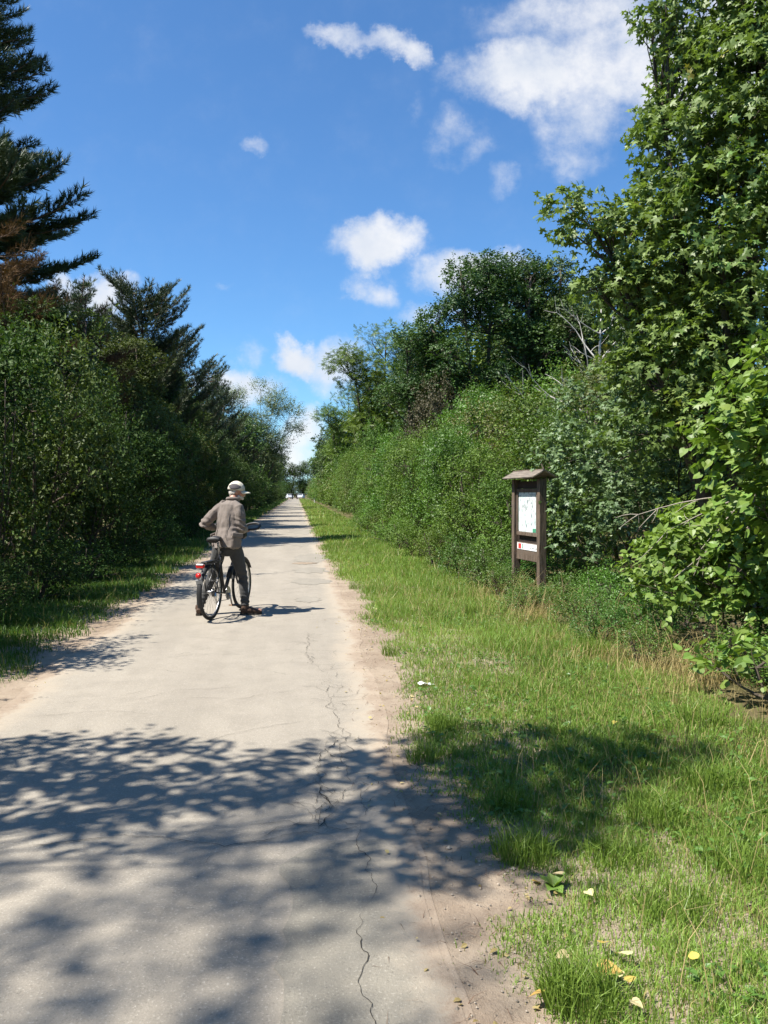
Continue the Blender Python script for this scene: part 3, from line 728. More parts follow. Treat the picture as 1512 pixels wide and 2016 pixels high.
ROB = crown_tree(62, [(-1.9, 0, 9.6), (.2, .5, 11.2), (1.5, -.3, 10.6), (-.8, .8, 8.2)], (0, 0, -.1), .85, 13, 8, 4, .40, .30, PINNATE, .12, 1.6, 3.6, flat=.5, up=.2, droop=.35)
FARTREE = crown_tree(63, [(-1.6, 0, 8.6), (.5, .7, 10), (1.8, -.5, 9.0)], (0, 0, -.1), 1.1, 15, 6.5, 4, .48, .32, KITE, .14, 1.8, 1.8)
WILLOW = crown_tree(64, [(-2.2, 0, 12.4), (.3, .4, 13.4), (2.2, -.3, 12.6), (3.9, .2, 11.0), (-1.0, .8, 10), (1.2, .6, 9)], (0, 0, -.1), 1.0, 10, 17, 5, .7, .17, KITE, .085, 1.5, 5.0, hollow=.1, up=.5, droop=.1)
GT = 'trees behind the right hedge'
def tree(me, mat, name, label, x, y, s=1.0, rz=0.0, sz=None, bark='bark', group=GT):
    return plant(name, me, M[mat], M[bark], label, 'tree', (x, y, 0), rz, (s, s, sz or s), group)
tree(OAK, 'oak', 'oak_tree', 'large dark green oak with a broad crown above the right hedge', 8.1, 35.0, 1.0, .2)
tree(OAK, 'oak', 'oak_tree', 'dark oak stem just right of the large oak, sky showing through its crown', 11.0, 36.5, .98, 2.0, 1.03)
tree(OAK, 'oak', 'oak_tree', 'lower dark oak left of the large oak, its foliage reaching down to the hedge', 6.0, 36.5, .78, 3.9, .74)
tree(ROB, 'robinia', 'robinia_tree', 'feathery robinia reaching left over the hedge, left of the oaks', 5.3, 50.0, 1.02, 0.1)
tree(ROB, 'robinia', 'robinia_tree', 'second robinia close beside the oak, its crown joined to the feathery one', 7.2, 49.0, .98, 2.2)
tree(ROB, 'robinia', 'robinia_tree', 'light green robinia leaning out over the road edge farther down on the right', 4.6, 74.0, .92, .3)
tree(ROB, 'robinia', 'robinia_tree', 'robinia standing behind the one that leans over the road edge', 6.9, 68.0, 1.0, 1.1)
for i, (x, y, s) in enumerate([(6.0, 90, 1.0), (5.6, 106, .95), (5.4, 124, 1.0), (5.6, 146, 1.0), (5.8, 172, 1.05), (6.0, 205, 1.1), (9.5, 84, 1.1), (9.5, 110, 1.1), (10, 60, 1.15), (9.2, 41, .95), (12.6, 40, 1.05), (6.9, 43, .85), (12.5, 47, 1.1), (15, 40, 1.15), (16, 33, 1.0), (13.5, 26, .9)]):
    tree(FARTREE, ['robinia', 'far', 'oak'][i % 3], 'far_tree', 'far leafy tree behind the right hedge, merging with the row' if y > 80 else 'leafy tree in the wood behind the oaks', x, y, s, i*1.3)
tree(WILLOW, 'willow', 'willow_tree', 'pale sparse willow with an airy grey-green top leaning towards the road', -4.3, 92.0, 1.0, 0, group='trees behind the left hedge')
for i, (x, y, s) in enumerate([(-5.6, 84, .85), (-6.5, 102, .85), (-5.0, 116, .8), (-5.4, 136, .8), (-5.6, 160, .85), (-6.0, 190, .9), (-6.2, 225, .95), (-9, 75, 1.0), (-9, 95, 1.0), (-10, 125, 1.1)]):
    tree(FARTREE, ['far', 'shade', 'willow' if i == 0 else 'far'][i % 3], 'far_tree', 'far leafy tree behind the left hedge, merging with the row' if i else 'yellowish bushy tree at the foot of the pale willow', x, y, s, i*1.9, group='trees behind the left hedge')
for x, y, sc, rz, lab in [(-6.9, 23.5, .58, .4, 'rounded olive-green tree rising over the left hedge below the brown dead conifer'), (-6.0, 31.5, .62, 1.9, 'round leafy tree in front of the wide pine'), (-7.6, 17.5, .52, 3.0, 'leafy tree at the left edge whose sunlit top stands over the hedge'), (-6.4, 42.0, .66, 4.2, 'dark leafy tree between the wide pine and the ragged pine')]:
    tree(OAK, 'dusk', 'leafy_tree', lab, x, y, sc, rz, group='trees behind the left hedge')
for i in range(22):
    put_bush(BUSH_FAR, i, ['far', 'shade'][i % 2], 'far_bush', 'far dark bush in the row that closes off the end of the road', -30+i*2.9+rng.uniform(-.4, .4), 284+rng.uniform(-2, 2), rng.uniform(4.5, 6.5), rng.uniform(2.3, 2.8), 'bushes at the end of the road')
for i in range(15):
    tree(FARTREE, ['far', 'shade', 'oak'][i % 3], 'far_tree', 'far tree in the row that closes off the end of the road', -34+i*4.6+rng.uniform(-.8, .8), 290+rng.uniform(-4, 6), 1.25+rng.uniform(-.15, .2), i*.9, group='trees at the end of the road')

# pale dead tree between the oak and the maple
def bare_tree(seed, H, lean):
    rng = np.random.default_rng(seed); mb = MB()
    tr = curve_pts((0, 0, -.1), (lean, 0, H), rng, .03, 10); mb.tube(tr, list(np.linspace(.12, .012, 10)), n=8)
    def fork(a, d, L, r, lev):
        e = a+d*L; pts = curve_pts(a, e, rng, .08, 4); mb.tube(pts, list(np.linspace(r, r*.4, 4)), n=4, cap=False)
        if lev:
            for _ in range(3):
                fork(pts[rng.integers(1, 4)], unit(d+rng.normal(0, .45, 3)+np.array([0, 0, .15])), L*rng.uniform(.4, .65), r*.5, lev-1)
    for q in range(20):
        z = rng.uniform(.28, .97); i = int(z*9); az = rng.uniform(0, 6.28)
        fork(tr[i], unit(np.array([math.cos(az), math.sin(az)*.6, rng.uniform(.3, 1.1)])), (1.3-z)*H*.38*rng.uniform(.6, 1.1), .060*(1.25-z), 2)
    return mb.mesh('bare_tree')
r = thing('dead_tree', 'bare pale-barked dead tree standing between the oak and the maple', 'tree', (7.95, 21.5, 0))
link('trunk', bare_tree(71, 6.6, .15), r, M['birchbark'])

# ------------------------------------------------------------------ the maple and the near shrubs on the right
def near_plant(name, label, cat, loc, A, trunk_me, tmpl, mat, bark, count):
    r = thing(name, label, cat, loc)
    link('trunk', trunk_me, r, M[bark])
    rest = leaf_parts(r, A, tmpl, M[mat], count, np.array([0, 0, CAM_H])-np.array(loc))
    V, F, tn = leaf_arrays(*rest, tmpl)
    o = link('leaves', raw_mesh('leaves', V, F, {'tint': tn}), r, M[mat]); o['kind'] = 'stuff'
    return r
def maple_tree():
    rng = np.random.default_rng(81); loc = (5.9, 10.6, 0)
    # boughs: (dx, dy, z, r) round the trunk
    B = [(-1.9, .1, 5.15, .40), (-2.3, .1, 5.35, .30), (-2.25, .0, 4.95, .24), (-1.5, .0, 5.0, .46), (-1.65, .1, 4.35, .36), (-1.95, .1, 4.3, .26), (-1.4, 0, 4.35, .48), (-1.1, .1, 5.3, .58), (-.85, -.1, 6.0, .58), (-.75, .2, 6.6, .55), (-.55, 0, 7.35, .52), (-.85, -.1, 7.35, .24), (-1.05, -.1, 7.62, .25), (-1.3, -.1, 7.75, .22), (-1.1, -.1, 7.95, .2),
         (-.35, .1, 8.1, .6), (-.1, .0, 8.8, .65), (-1.0, 0, 3.75, .62), (-1.25, .2, 3.3, .5), (-1.2, -.3, 3.1, .6), (-.9, -.2, 4.5, .7), (-.5, -.5, 5.2, .8), (-.3, -.5, 6.1, .8), (-.1, -.6, 7.0, .8),
         (.3, -.5, 7.9, .8), (-.5, -.6, 3.6, .75), (-.7, -.5, 2.6, .65), (-1.35, -.2, 2.35, .5), (-.2, -.9, 4.5, .8), (.3, -1.0, 5.4, .9), (.4, -1.0, 6.5, .9), (.5, -1.0, 3.4, .8), (.6, -.9, 2.5, .7), (.2, -.9, 1.8, .6),
         (.9, -.6, 7.6, .9), (1.2, -.8, 5.5, 1.0), (1.3, -.8, 4.0, 1.0), (1.2, .6, 6.5, 1.1), (0, .8, 5.5, 1.0), (.3, 1.0, 7.5, 1.0), (-.6, .9, 4.4, .8), (.6, .2, 9.3, .8), (1.6, 0, 8.6, 1.0)]
    C = [(b[0], b[1], b[2], b[3], b[3], b[3]*.72) for b in B]
    st = limbs(rng, (0, 0, -.1), [(.3, 0, 9.0), (-1.0, .1, 6.4), (-.6, -.6, 4.8), (.9, -.5, 7.4), (-1.6, 0, 4.3)], 9, .03)
    tm, cm, A = tree_mesh('maple', 81, C, 40, 5, .23, .126, MAPLE, st, .13, .03, 6, droop=.4, low=.6, upn=.6, jit=.5, hollow=.5)
    bpy.data.meshes.remove(cm)
    near_plant('maple_tree', 'tall maple with lobed leaves filling the upper right of the picture', 'tree', loc, A, tm, MAPLE, 'maple', 'bark', 300)
maple_tree()
def near_bush(name, label, loc, C, dens, k, L, size, tmpl, mat, seed, count, **kw):
    rng = np.random.default_rng(seed); st = [curve_pts((rng.normal(0, .1), rng.normal(0, .1), -.05), (c[0]*.8, c[1]*.8, c[2]*.9), rng, .08, 6) for c in C[::4]]
    tm, cm, A = tree_mesh('bush', seed, C, dens, k, L, size, tmpl, st, .022, .014, 5, **kw)
    bpy.data.meshes.remove(cm)
    near_plant(name, label, 'bush', loc, A, tm, tmpl, mat, 'bark', count)
near_bush('maple_bush', 'grey-green field maple bush between the notice board and the heart-leaved shrub', (5.15, 11.9, 0),
          [(-.9, -.2, 1.5, .5, .5, .42), (-.6, -.3, 2.0, .55, .55, .45), (-.1, -.5, 2.3, .55, .55, .45), (-.4, -.6, 1.3, .55, .55, .45), (.3, -.8, 1.7, .6, .6, .5), (.1, -.9, 1.0, .45, .45, .35), (.8, -.9, 2.1, .6, .6, .5),
           (-1.1, .2, 2.2, .5, .5, .4), (-.8, .3, 2.8, .55, .55, .45), (0, 0, 2.9, .6, .6, .5), (.7, -.3, 2.9, .6, .6, .5), (.8, -.8, 1.2, .5, .5, .4), (-1.0, 0, .75, .45, .45, .4), (.3, .5, 2.0, .8, .8, .7), (1.4, -.6, 1.6, .7, .7, .6), (-.5, .6, 1.4, .8, .8, .7)],
          42, 5, .2, .095, MAPLE, 'fieldmaple', 82, 300, droop=.35, shoots=30, shootlen=.35)
near_bush('heart_leaf_shrub', 'tall bright green shrub with heart-shaped leaves at the right edge, eye height and above', (4.3, 6.75, -.12),
          [(-.35, -.1, 1.55, .38, .4, .3), (-.2, .1, 1.95, .42, .42, .34), (-.45, .2, 2.2, .36, .4, .3), (.0, 0, 2.45, .42, .42, .34), (-.15, .1, 2.8, .34, .36, .28), (.3, -.2, 2.1, .5, .5, .4), (.4, -.2, 2.7, .45, .45, .36), (.3, 0, 1.5, .5, .5, .4),
           (.1, .4, 2.2, .5, .5, .4), (.8, .1, 2.4, .6, .6, .5), (.8, 0, 1.6, .6, .6, .5)],
          54, 5, .22, .098, HEART, 'heart', 83, 300, droop=.5, jit=.4, shoots=16, shootlen=.4)
near_bush('heart_leaf_shrub', 'lower spreading heart-leaved shrub in front of the tall one, over the dry grass', (4.45, 7.5, 0),
          [(-.55, -.1, .75, .34, .36, .24), (-.25, -.2, .95, .38, .38, .26), (-.75, .2, .95, .34, .36, .24), (-.5, .3, 1.15, .36, .36, .26), (-.1, .1, 1.2, .4, .4, .28), (.15, -.3, .7, .4, .4, .28), (-.3, -.3, .5, .36, .36, .2), (-.9, .3, .62, .3, .34, .22),
           (.3, 0, 1.0, .45, .45, .3), (-.6, .8, .8, .4, .4, .3), (-.2, .7, 1.2, .4, .4, .3), (.5, -.2, .5, .4, .4, .25)],
          60, 5, .19, .086, HEART, 'heart', 84, 300, droop=.5, jit=.4, shoots=20, shootlen=.25)
near_bush('heart_leaf_shrub', 'small heart-leaved sprig low at the right picture edge by the grass', (3.35, 5.75, 0),
          [(0, 0, .32, .24, .26, .16), (.25, .1, .42, .24, .26, .16), (-.15, .3, .25, .2, .2, .12), (.3, -.2, .3, .22, .22, .14)],
          50, 4, .16, .085, HEART, 'heart', 85, 120, droop=.4)
# dead twigs hanging between them
def dead_branch():
    rng = np.random.default_rng(91); mb = MB(); a = np.array([0, 0, 0.0])
    for q in range(5):
        e = np.array([-.75+.25*q*rng.uniform(.6, 1.2), rng.uniform(-.15, .15), -.12-.16*q]); pts = curve_pts((.35, 0, .08), e, rng, .08, 6); mb.tube(pts, list(np.linspace(.010, .003, 6)), n=4, cap=False)
        for _ in range(6):
            i = rng.integers(2, 6); b = pts[i]+np.array([rng.uniform(-.35, .05), rng.uniform(-.1, .1), rng.uniform(-.28, .08)]); mb.tube(curve_pts(pts[i], b, rng, .1, 4), [.005, .004, .003, .002], n=3, cap=False)
    o = mb.build('dead_branch', M['twig']); o.location = (4.0, 7.5, 1.50)
    tag(o, 'bleached bare twigs sticking out left of the tall heart-leaved shrub', 'branch')
dead_branch()

# unseen trees carrying on the lane behind the viewer, added to block sky light
for i, (x, y, sc) in enumerate([(-5.5, -3.5, .8), (-6.0, -9, .9), (-5.6, -15, .95), (6.2, 2.0, .7), (5.6, -3.0, .85), (6.0, -9, .95), (5.6, -15, .9), (-6, -23, 1.0), (6, -23, 1.0), (-1, -34, 1.1)]):
    tree(FARTREE, 'far', 'roadside_tree', 'unseen leafy roadside tree added behind the viewer to block sky light', x, y, sc*1.1, i*1.7, group='unseen trees added behind the viewer to block sky light')

# weeds and low plants at the foot of the right hedge
GW = 'low weeds at the foot of the right hedge'
for i, (x, y, h, w, lab) in enumerate([
    (3.1, 12.3, .5, .36, 'leafy nettle clump in front of the notice board posts'), (3.8, 11.1, .48, .42, 'leafy weeds right of the near notice board post'), (3.1, 10.9, .34, .4, 'low weeds before the near notice board post, at the grass edge'),
    (3.95, 10.3, .62, .5, 'weeds between the field maple bush and the dry grass'), (3.45, 9.6, .4, .4, 'small weed tuft in the straw below the field maple bush'), (3.25, 8.6, .42, .32, 'weed clump among the tall straw at the right'),
    (3.2, 7.4, .36, .28, 'broad-leaved weed standing alone in the straw'), (3.2, 13.6, .8, .5, 'weeds left of the notice board at the foot of the hedge'), (3.15, 15.5, .8, .5, 'weed skirt under the small-leaved bush beyond the notice board'), (4.4, 9.2, .7, .6, 'weeds in the shade under the field maple bush'), (3.35, 11.55, .3, .34, 'low weeds round the foot of the near notice board post'), (4.1, 12.9, .7, .55, 'shaded weeds behind the notice board posts'), (4.5, 12.2, .6, .5, 'shaded weeds behind the near notice board post'), (3.5, 13.3, .5, .4, 'small weeds round the foot of the far notice board post'), (3.95, 6.25, .3, .4, 'low leafy weeds in the corner under the heart-leaved shrubs'), (4.35, 5.9, .5, .5, 'broad weeds below the tall heart-leaved shrub at the right edge'), (3.95, 5.55, .34, .4, 'low weeds at the right edge in front of the tall heart-leaved shrub'), (4.6, 7.2, .6, .6, 'weeds in the shade beneath the heart-leaved shrubs'), (3.75, 6.6, .42, .4, 'dark weeds under the lower heart-leaved shrub'), (3.7, 8.3, .5, .42, 'bright weeds left of the lower heart-leaved shrub')]):
    put_bush(SMALL, i, 'weed' if i % 3 else 'lush', 'weed_clump', lab, x, y, h, w, GW, 1.0, .9, 'weed')
for i, (x, y, h, w) in enumerate([(3.0, 17.5, .8, .6), (2.95, 20.0, .8, .7), (3.0, 23, .9, .7), (3.0, 26, .9, .8), (2.95, 29.5, .9, .8), (3.0, 33, 1.0, .9), (3.0, 37, 1.0, .9)]):
    put_bush(SMALL, i, 'hedge', 'weed_clump', 'low skirt of leaves at the foot of the right hedge beyond the notice board', x, y, h, w, GW, 1.0, .9, 'weed')
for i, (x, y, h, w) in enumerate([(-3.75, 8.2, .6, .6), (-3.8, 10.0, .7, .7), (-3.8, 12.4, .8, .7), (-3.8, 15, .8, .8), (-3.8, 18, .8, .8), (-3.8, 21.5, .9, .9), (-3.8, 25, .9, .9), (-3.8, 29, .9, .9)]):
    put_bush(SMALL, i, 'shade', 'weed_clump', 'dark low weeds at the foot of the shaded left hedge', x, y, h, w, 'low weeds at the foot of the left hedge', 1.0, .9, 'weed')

# ------------------------------------------------------------------ the tree off to the left whose crown shades the foreground
def shade_tree():
    rng = np.random.default_rng(95); kx, ky = -S_DIR[0]/S_DIR[2], -S_DIR[1]/S_DIR[2]; base = np.array([-5.6, 2.6, 0]); C = []
    T = [(-2.5, 4.95, 4.3, .55), (-1.9, 4.95, 4.5, .52), (-1.35, 5.05, 4.7, .44), (-.85, 4.85, 4.9, .42), (-1.5, 4.4, 4.6, .5), (-.9, 4.3, 5.0, .42), (-2.2, 4.35, 4.4, .5), (-.3, 4.6, 5.2, .34), (.1, 4.8, 5.5, .28), (.35, 4.4, 5.6, .34), (-2.6, 3.9, 4.6, .5),
         (.8, 4.8, 6.0, .40), (1.25, 4.95, 6.2, .40), (1.7, 4.9, 6.4, .40), (2.05, 4.75, 6.6, .32), (.85, 4.35, 6.0, .42), (1.3, 4.4, 6.2, .40), (1.75, 4.5, 6.4, .34), (.7, 3.9, 6.0, .40), (1.1, 3.85, 6.2, .38), (.75, 3.5, 6.1, .32), (.35, 3.9, 8.3, .26),
         (-2.4, 3.6, 8.0, .5), (-1.75, 3.55, 9.6, .34), (-.85, 3.6, 10.8, .30), (-.15, 3.55, 11.2, .28), (-2.0, 2.95, 9.4, .38), (-1.35, 2.75, 11.4, .26), (-.75, 2.95, 11.9, .24), (-.1, 3.05, 12.1, .26), (.30, 3.2, 12.2, .22), (-.45, 2.55, 12.3, .24), (.05, 2.35, 12.6, .22), (.45, 2.75, 12.0, .16), (-1.1, 2.3, 11.6, .3), (-2.0, 2.3, 9.6, .42),
         (-.6, 1.9, 11.4, .36), (-1.8, 1.5, 10.2, .5), (-.5, 1.2, 11.6, .5), (-1.4, .7, 10.8, .6), (-.2, .5, 11.8, .5), (-2.6, 1.2, 9.4, .7), (-2.0, .2, 10.0, .7)]
    for tx, ty, z, r in T: C.append((tx-kx*z-base[0], ty-ky*z-base[1], z, r, r, r*.75))
    st = limbs(rng, (0, 0, -.1), [(-.9, .2, 10.4), (-1.2, -.6, 8.2)], 9, .03)
    me = tree_mesh('tree', 95, C, 46, 5, .26, .125, KITE, st, .16, .014, 4)
    plant('roadside_tree', me[:2], M['far'], M['bark'], 'tall roadside tree just left of the viewer that shades the foreground road', 'tree', tuple(base))
shade_tree()

# ------------------------------------------------------------------ grass
def blades(rng, x, y, h, w, lean, tint, seg=True):
    n = len(x); a = rng.uniform(0, 6.28, n); d = np.stack([np.cos(a), np.sin(a), np.zeros(n)], 1); b = rng.uniform(0, 6.28, n)
    s = np.stack([np.cos(b), np.sin(b), np.zeros(n)], 1)*(w/2)[:, None]; P = np.stack([x, y, np.zeros(n)], 1); up = np.array([0, 0, 1.0])
    tip = P+d*(lean*h)[:, None]+up*(h*np.sqrt(np.maximum(.05, 1-lean**2*.6)))[:, None]
    if not seg:
        V = np.stack([P-s, P+s, tip], 1).reshape(-1, 3); F = np.arange(3*n).reshape(-1, 3); return V, F, np.repeat(tint, 3)
    mid = P+d*(lean*h*.28)[:, None]+up*(h*.58)[:, None]
    V = np.stack([P-s, P+s, mid-s*.75, mid+s*.75, tip], 1).reshape(-1, 3); b0 = (np.arange(n)*5)[:, None, None]
    F = (np.array([(0, 1, 3), (0, 3, 2), (2, 3, 4)])[None]+b0).reshape(-1, 3); return V, F, np.repeat(tint, 5)
def join(parts):
    Vs, Fs, Ts, b = [], [], [], 0
    for V, F, T in parts: Vs.append(V); Fs.append(F+b); Ts.append(T); b += len(V)
    return np.concatenate(Vs), np.concatenate(Fs), np.concatenate(Ts)
def verge(name, mat, seed, inner, outer, sign, bands, hmul=1.0):
    rng = np.random.default_rng(seed); parts = []
    for y0, y1, dens, h0, w0, seg in bands:
        width = 2.6; n = int((y1-y0)*width*dens)
        # blades stand in tufts
        nt = max(10, n//9); tx = rng.uniform(0, width, nt); ty = rng.uniform(y0, y1, nt); q = rng.integers(0, nt, n)
        t = tx[q]+rng.normal(0, .035, n)*(1+y0/14); y = ty[q]+rng.normal(0, .035, n)*(1+y0/14)
        x = inner(y)+sign*(t-.12); edge = np.clip((t-.02)/.30, 0, 1)
        lush = vnoise(x+40, y, .55, seed)*.6+vnoise(x+40, y, .17, seed+1)*.4
        bare = vnoise(x+90, y+3, .42, seed+2)
        keep = (rng.random(n) < edge*.75+.30*(lush > .55)) & (bare > .24-.20*edge) & (np.abs(x) < abs(outer)+rng.normal(0, .12, n))
        x, y, edge, lush = x[keep], y[keep], edge[keep], lush[keep]; m = len(x)
        h = h0*hmul*(.45+.75*lush)*rng.uniform(.45, 1.25, m)*(.5+.5*edge); tall = rng.random(m) < .012
        h = np.where(tall, h*2.2, h)
        tint = np.clip(vnoise(x+20, y, 1.3, seed+3)*.55+rng.uniform(0, .5, m)-.02, 0, .92)
        tint = np.where((rng.random(m) < .10) | tall & (rng.random(m) < .6), 1.0, tint)
        parts.append(blades(rng, x, y, h, w0*rng.uniform(.7, 1.3, m), rng.uniform(.1, .85, m), tint, seg))
    V, F, T = join(parts)
    return tag(link(name, raw_mesh(name, V, F, {'tint': T}), None, M[mat]), kind='stuff')
verge('grass', 'grass', 201, right_grass, 3.15, 1, [(1.6, 4.2, 14000, .058, .0040, True), (4.2, 7, 9000, .070, .0050, True), (7, 10, 5000, .10, .0065, False), (10, 15, 3400, .115, .009, False), (15, 26, 1500, .14, .014, False), (26, 50, 480, .17, .026, False), (50, 110, 90, .18, .05, False), (110, 250, 24, .2, .10, False)])
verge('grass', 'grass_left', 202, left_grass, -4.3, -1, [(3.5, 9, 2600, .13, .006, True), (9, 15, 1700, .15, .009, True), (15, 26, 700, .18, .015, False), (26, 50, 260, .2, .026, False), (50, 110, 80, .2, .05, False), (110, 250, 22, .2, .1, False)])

def straw():
    rng = np.random.default_rng(203); n = 9000; y = rng.uniform(4.4, 13.0, n); x = 3.25+(vnoise(y, y*0, 1.1, 60)-.5)*.5+rng.normal(0, .33, n)
    dens = vnoise(x, y, .5, 61); k = dens > .48; x, y = x[k], y[k]; m = len(x)
    h = np.where(rng.random(m) < .13, rng.uniform(.3, .62, m), rng.uniform(.06, .24, m))
    a = blades(rng, x, y, h, rng.uniform(.003, .006, m), rng.uniform(.3, 1.2, m), rng.uniform(.1, .9, m))
    n = 900; y2 = rng.uniform(2.2, 13, n); x2 = rng.uniform(1.1, 3.2, n)
    b = blades(rng, x2, y2, rng.uniform(.16, .34, n), rng.uniform(.0022, .004, n), rng.uniform(.2, .8, n), rng.uniform(.4, .9, n))
    n = 1500; y3 = rng.uniform(4.9, 8.5, n); x3 = rng.uniform(3.3, 4.8, n); c = blades(rng, x3, y3, rng.uniform(.05, .30, n), rng.uniform(.003, .006, n), rng.uniform(.4, 1.2, n), rng.uniform(.0, .7, n))
    V, F, T = join([a, b, c]); tag(link('dry_grass', raw_mesh('dry_grass', V, F, {'tint': T}), None, M['straw']), kind='stuff')
straw()
def tufts():
    rng = np.random.default_rng(206); parts = []
    for px, py, n, h, rad in [(870, 1440, 260, .15, .10), (830, 1500, 160, .13, .09), (1030, 1690, 340, .15, .13), (1150, 1985, 420, .15, .12), (1105, 1960, 200, .11, .08), (1290, 1620, 260, .17, .14), (1400, 1560, 220, .2, .12), (1000, 1590, 220, .13, .12),
                              (930, 1210, 160, .18, .12), (1170, 1290, 160, .25, .14), (1450, 1720, 260, .14, .16), (1320, 1800, 260, .12, .15), (1210, 1700, 260, .12, .14), (700, 1160, 110, .16, .12), (770, 1290, 140, .13, .1), (1380, 1430, 160, .22, .14)]:
        gx, gy = ground(px, py); a = rng.uniform(0, 6.28, n); q = rad*np.sqrt(rng.random(n)); hh = h*rng.uniform(.5, 1.25, n)
        parts.append(blades(rng, gx+q*np.cos(a), gy+q*np.sin(a), hh, rng.uniform(.003, .0055, n), rng.uniform(.15, .9, n), np.clip(rng.normal(.28, .16, n), 0, .9)))
    V, F, T = join(parts); tag(link('grass_tufts', raw_mesh('grass_tufts', V, F, {'tint': T}), None, M['grass']), kind='stuff')
tufts()
def herbs():                                         # clover and small rosettes in the sward
    rng = np.random.default_rng(204); n = 5200; y = 2.2+10*rng.random(n)**1.3; x = right_grass(y)+rng.uniform(.05, 2.1, n)
    k = vnoise(x+7, y, .4, 70) > .55; x, y = x[k], y[k]; m = len(x)
    P = np.stack([x, y, rng.uniform(.015, .06, m)], 1); A = (P, rng.normal(0, 1, (m, 3))*np.array([1, 1, .25]), np.array([0, 0, 1.0])+rng.normal(0, .35, (m, 3)), rng.uniform(.02, .05, m), rng.uniform(0, 1, m))
    V, F, T = leaf_arrays(*A, OVATE); tag(link('ground_cover', raw_mesh('ground_cover', V, F, {'tint': T}), None, M['weed']), kind='stuff')
herbs()
def gravel():
    rng = np.random.default_rng(205); n = 2600; y = 1.8+14*rng.random(n)**1.3; right = rng.random(n) < .7
    x = np.where(right, right_asphalt(y)+rng.uniform(-.05, .5, n), left_asphalt(y)-rng.uniform(-.1, .5, n)); s = rng.uniform(.0022, .0058, n)*np.where(rng.random(n) < .03, 2.4, 1)
    O = np.array([(1, 0, 0), (-1, 0, 0), (0, 1, 0), (0, -1, 0), (0, 0, .7), (0, 0, -.5)], float); F0 = np.array([(0, 2, 4), (2, 1, 4), (1, 3, 4), (3, 0, 4), (2, 0, 5), (1, 2, 5), (3, 1, 5), (0, 3, 5)])
    V = (np.stack([x, y, np.full(n, .009)], 1)[:, None]+O[None]*s[:, None, None]*rng.uniform(.7, 1.3, (n, 6, 1))).reshape(-1, 3); F = (F0[None]+(np.arange(n)*6)[:, None, None]).reshape(-1, 3)
    M['stone'] = plain('pebble', (.33, .28, .225), .9, .2, var=.3, scale=8)
    tag(link('gravel', raw_mesh('gravel', V, F), None, M['stone']), kind='stuff')
gravel()

def leaf_litter():
    rng = np.random.default_rng(207); n = 420; y = 2.0+9*rng.random(n)**1.4; side = rng.random(n) < .75
    x = np.where(side, right_grass(y)+rng.normal(-.05, .22, n), left_grass(y)+rng.normal(.08, .15, n)); P = np.stack([x, y, rng.uniform(.008, .02, n)], 1)
    A = (P, rng.normal(0, 1, (n, 3))*np.array([1, 1, .3]), np.array([0, 0, 1.0])+rng.normal(0, .35, (n, 3)), rng.uniform(.012, .034, n), rng.uniform(0, 1, n))
    V, F, T = leaf_arrays(*A, OVATE); tag(link('leaf_litter', raw_mesh('leaf_litter', V, F, {'tint': T}), None, M['straw']), kind='stuff')
    n = 500; y = 1.9+9*rng.random(n)**1.4; x = right_grass(y)+rng.normal(-.12, .16, n)          # dry stalks and twigs lying on the dirt
    V, F, T = blades(rng, x, y, rng.uniform(.03, .10, n), rng.uniform(.0018, .0035, n), np.full(n, 1.27), rng.uniform(0, .6, n)); V[:, 2] = V[:, 2]*.3+.006
    tag(link('dry_stalks', raw_mesh('dry_stalks', V, F, {'tint': T}), None, M['brown']), kind='stuff')
leaf_litter()
# fallen leaves, one by one
LEAF_ME = raw_mesh('fallen_leaf', HEART[0]*np.array([1, 1, 1.2]), HEART[1], {'tint': np.full(11, .8)}); LEAF_ME.materials.append(M['fallen'])
LEAF_Y = raw_mesh('fallen_leaf', HEART[0]*np.array([1, 1, 1.2]), HEART[1], {'tint': np.full(11, .05)}); LEAF_Y.materials.append(M['fallen'])
for i, (px, py, s, yel, lab) in enumerate([
    (973, 1578, .062, 0, 'pale fallen leaf lying alone in the tree shadow on the dirt'), (1228, 1568, .045, 1, 'yellow fallen leaf in the grass right of the tree shadow'), (1049, 1742, .05, 1, 'yellow fallen leaf left of the dock plant'),
    (1108, 1748, .055, 0, 'whitish fallen leaf touching the dock plant'), (1156, 1782, .055, 0, 'pale fallen leaf below right of the dock plant'), (1186, 1888, .06, 1, 'yellow-green leaf standing up at the grass edge'),
    (1116, 1910, .055, 0, 'pale fallen leaf on bare dirt just above the front grass tuft'), (1178, 1940, .095, 1, 'largest pale yellow fallen leaf, on the front grass tuft'), (1236, 1912, .08, 0, 'cream leaf right of the largest fallen leaf'),
    (1220, 1944, .04, 0, 'small cream leaf just right of the largest fallen leaf'), (1235, 1966, .05, 1, 'small yellow leaf below the cream leaves'), (1070, 1988, .06, 1, 'bright yellow leaf on the dirt at the bottom of the picture'),
    (1244, 2004, .05, 0, 'tan leaf at the very bottom edge right of the grass tuft'), (1368, 1920, .05, 1, 'lone yellow leaf far right in the near grass'), (1212, 1436, .05, 1, 'small pale leaf in the sunlit grass above the shadow'),
    (808, 1375, .05, 0, 'pale leaf at the grass edge above the shadow'), (742, 1202, .06, 0, 'whitish leaf at the far grass edge level with the man')]):
    gx, gy = ground(px, py); o = bpy.data.objects.new('fallen_leaf', LEAF_Y if yel else LEAF_ME); COL.objects.link(o)
    o.location = (gx, gy, .016 if px < 1060 else .055); o.scale = (s*.80,)*3; o.rotation_euler = (.25*math.sin(i*2.1), .3*math.cos(i*1.7), i*2.4)
    tag(o, lab, 'leaf', 'fallen leaves on the right verge')
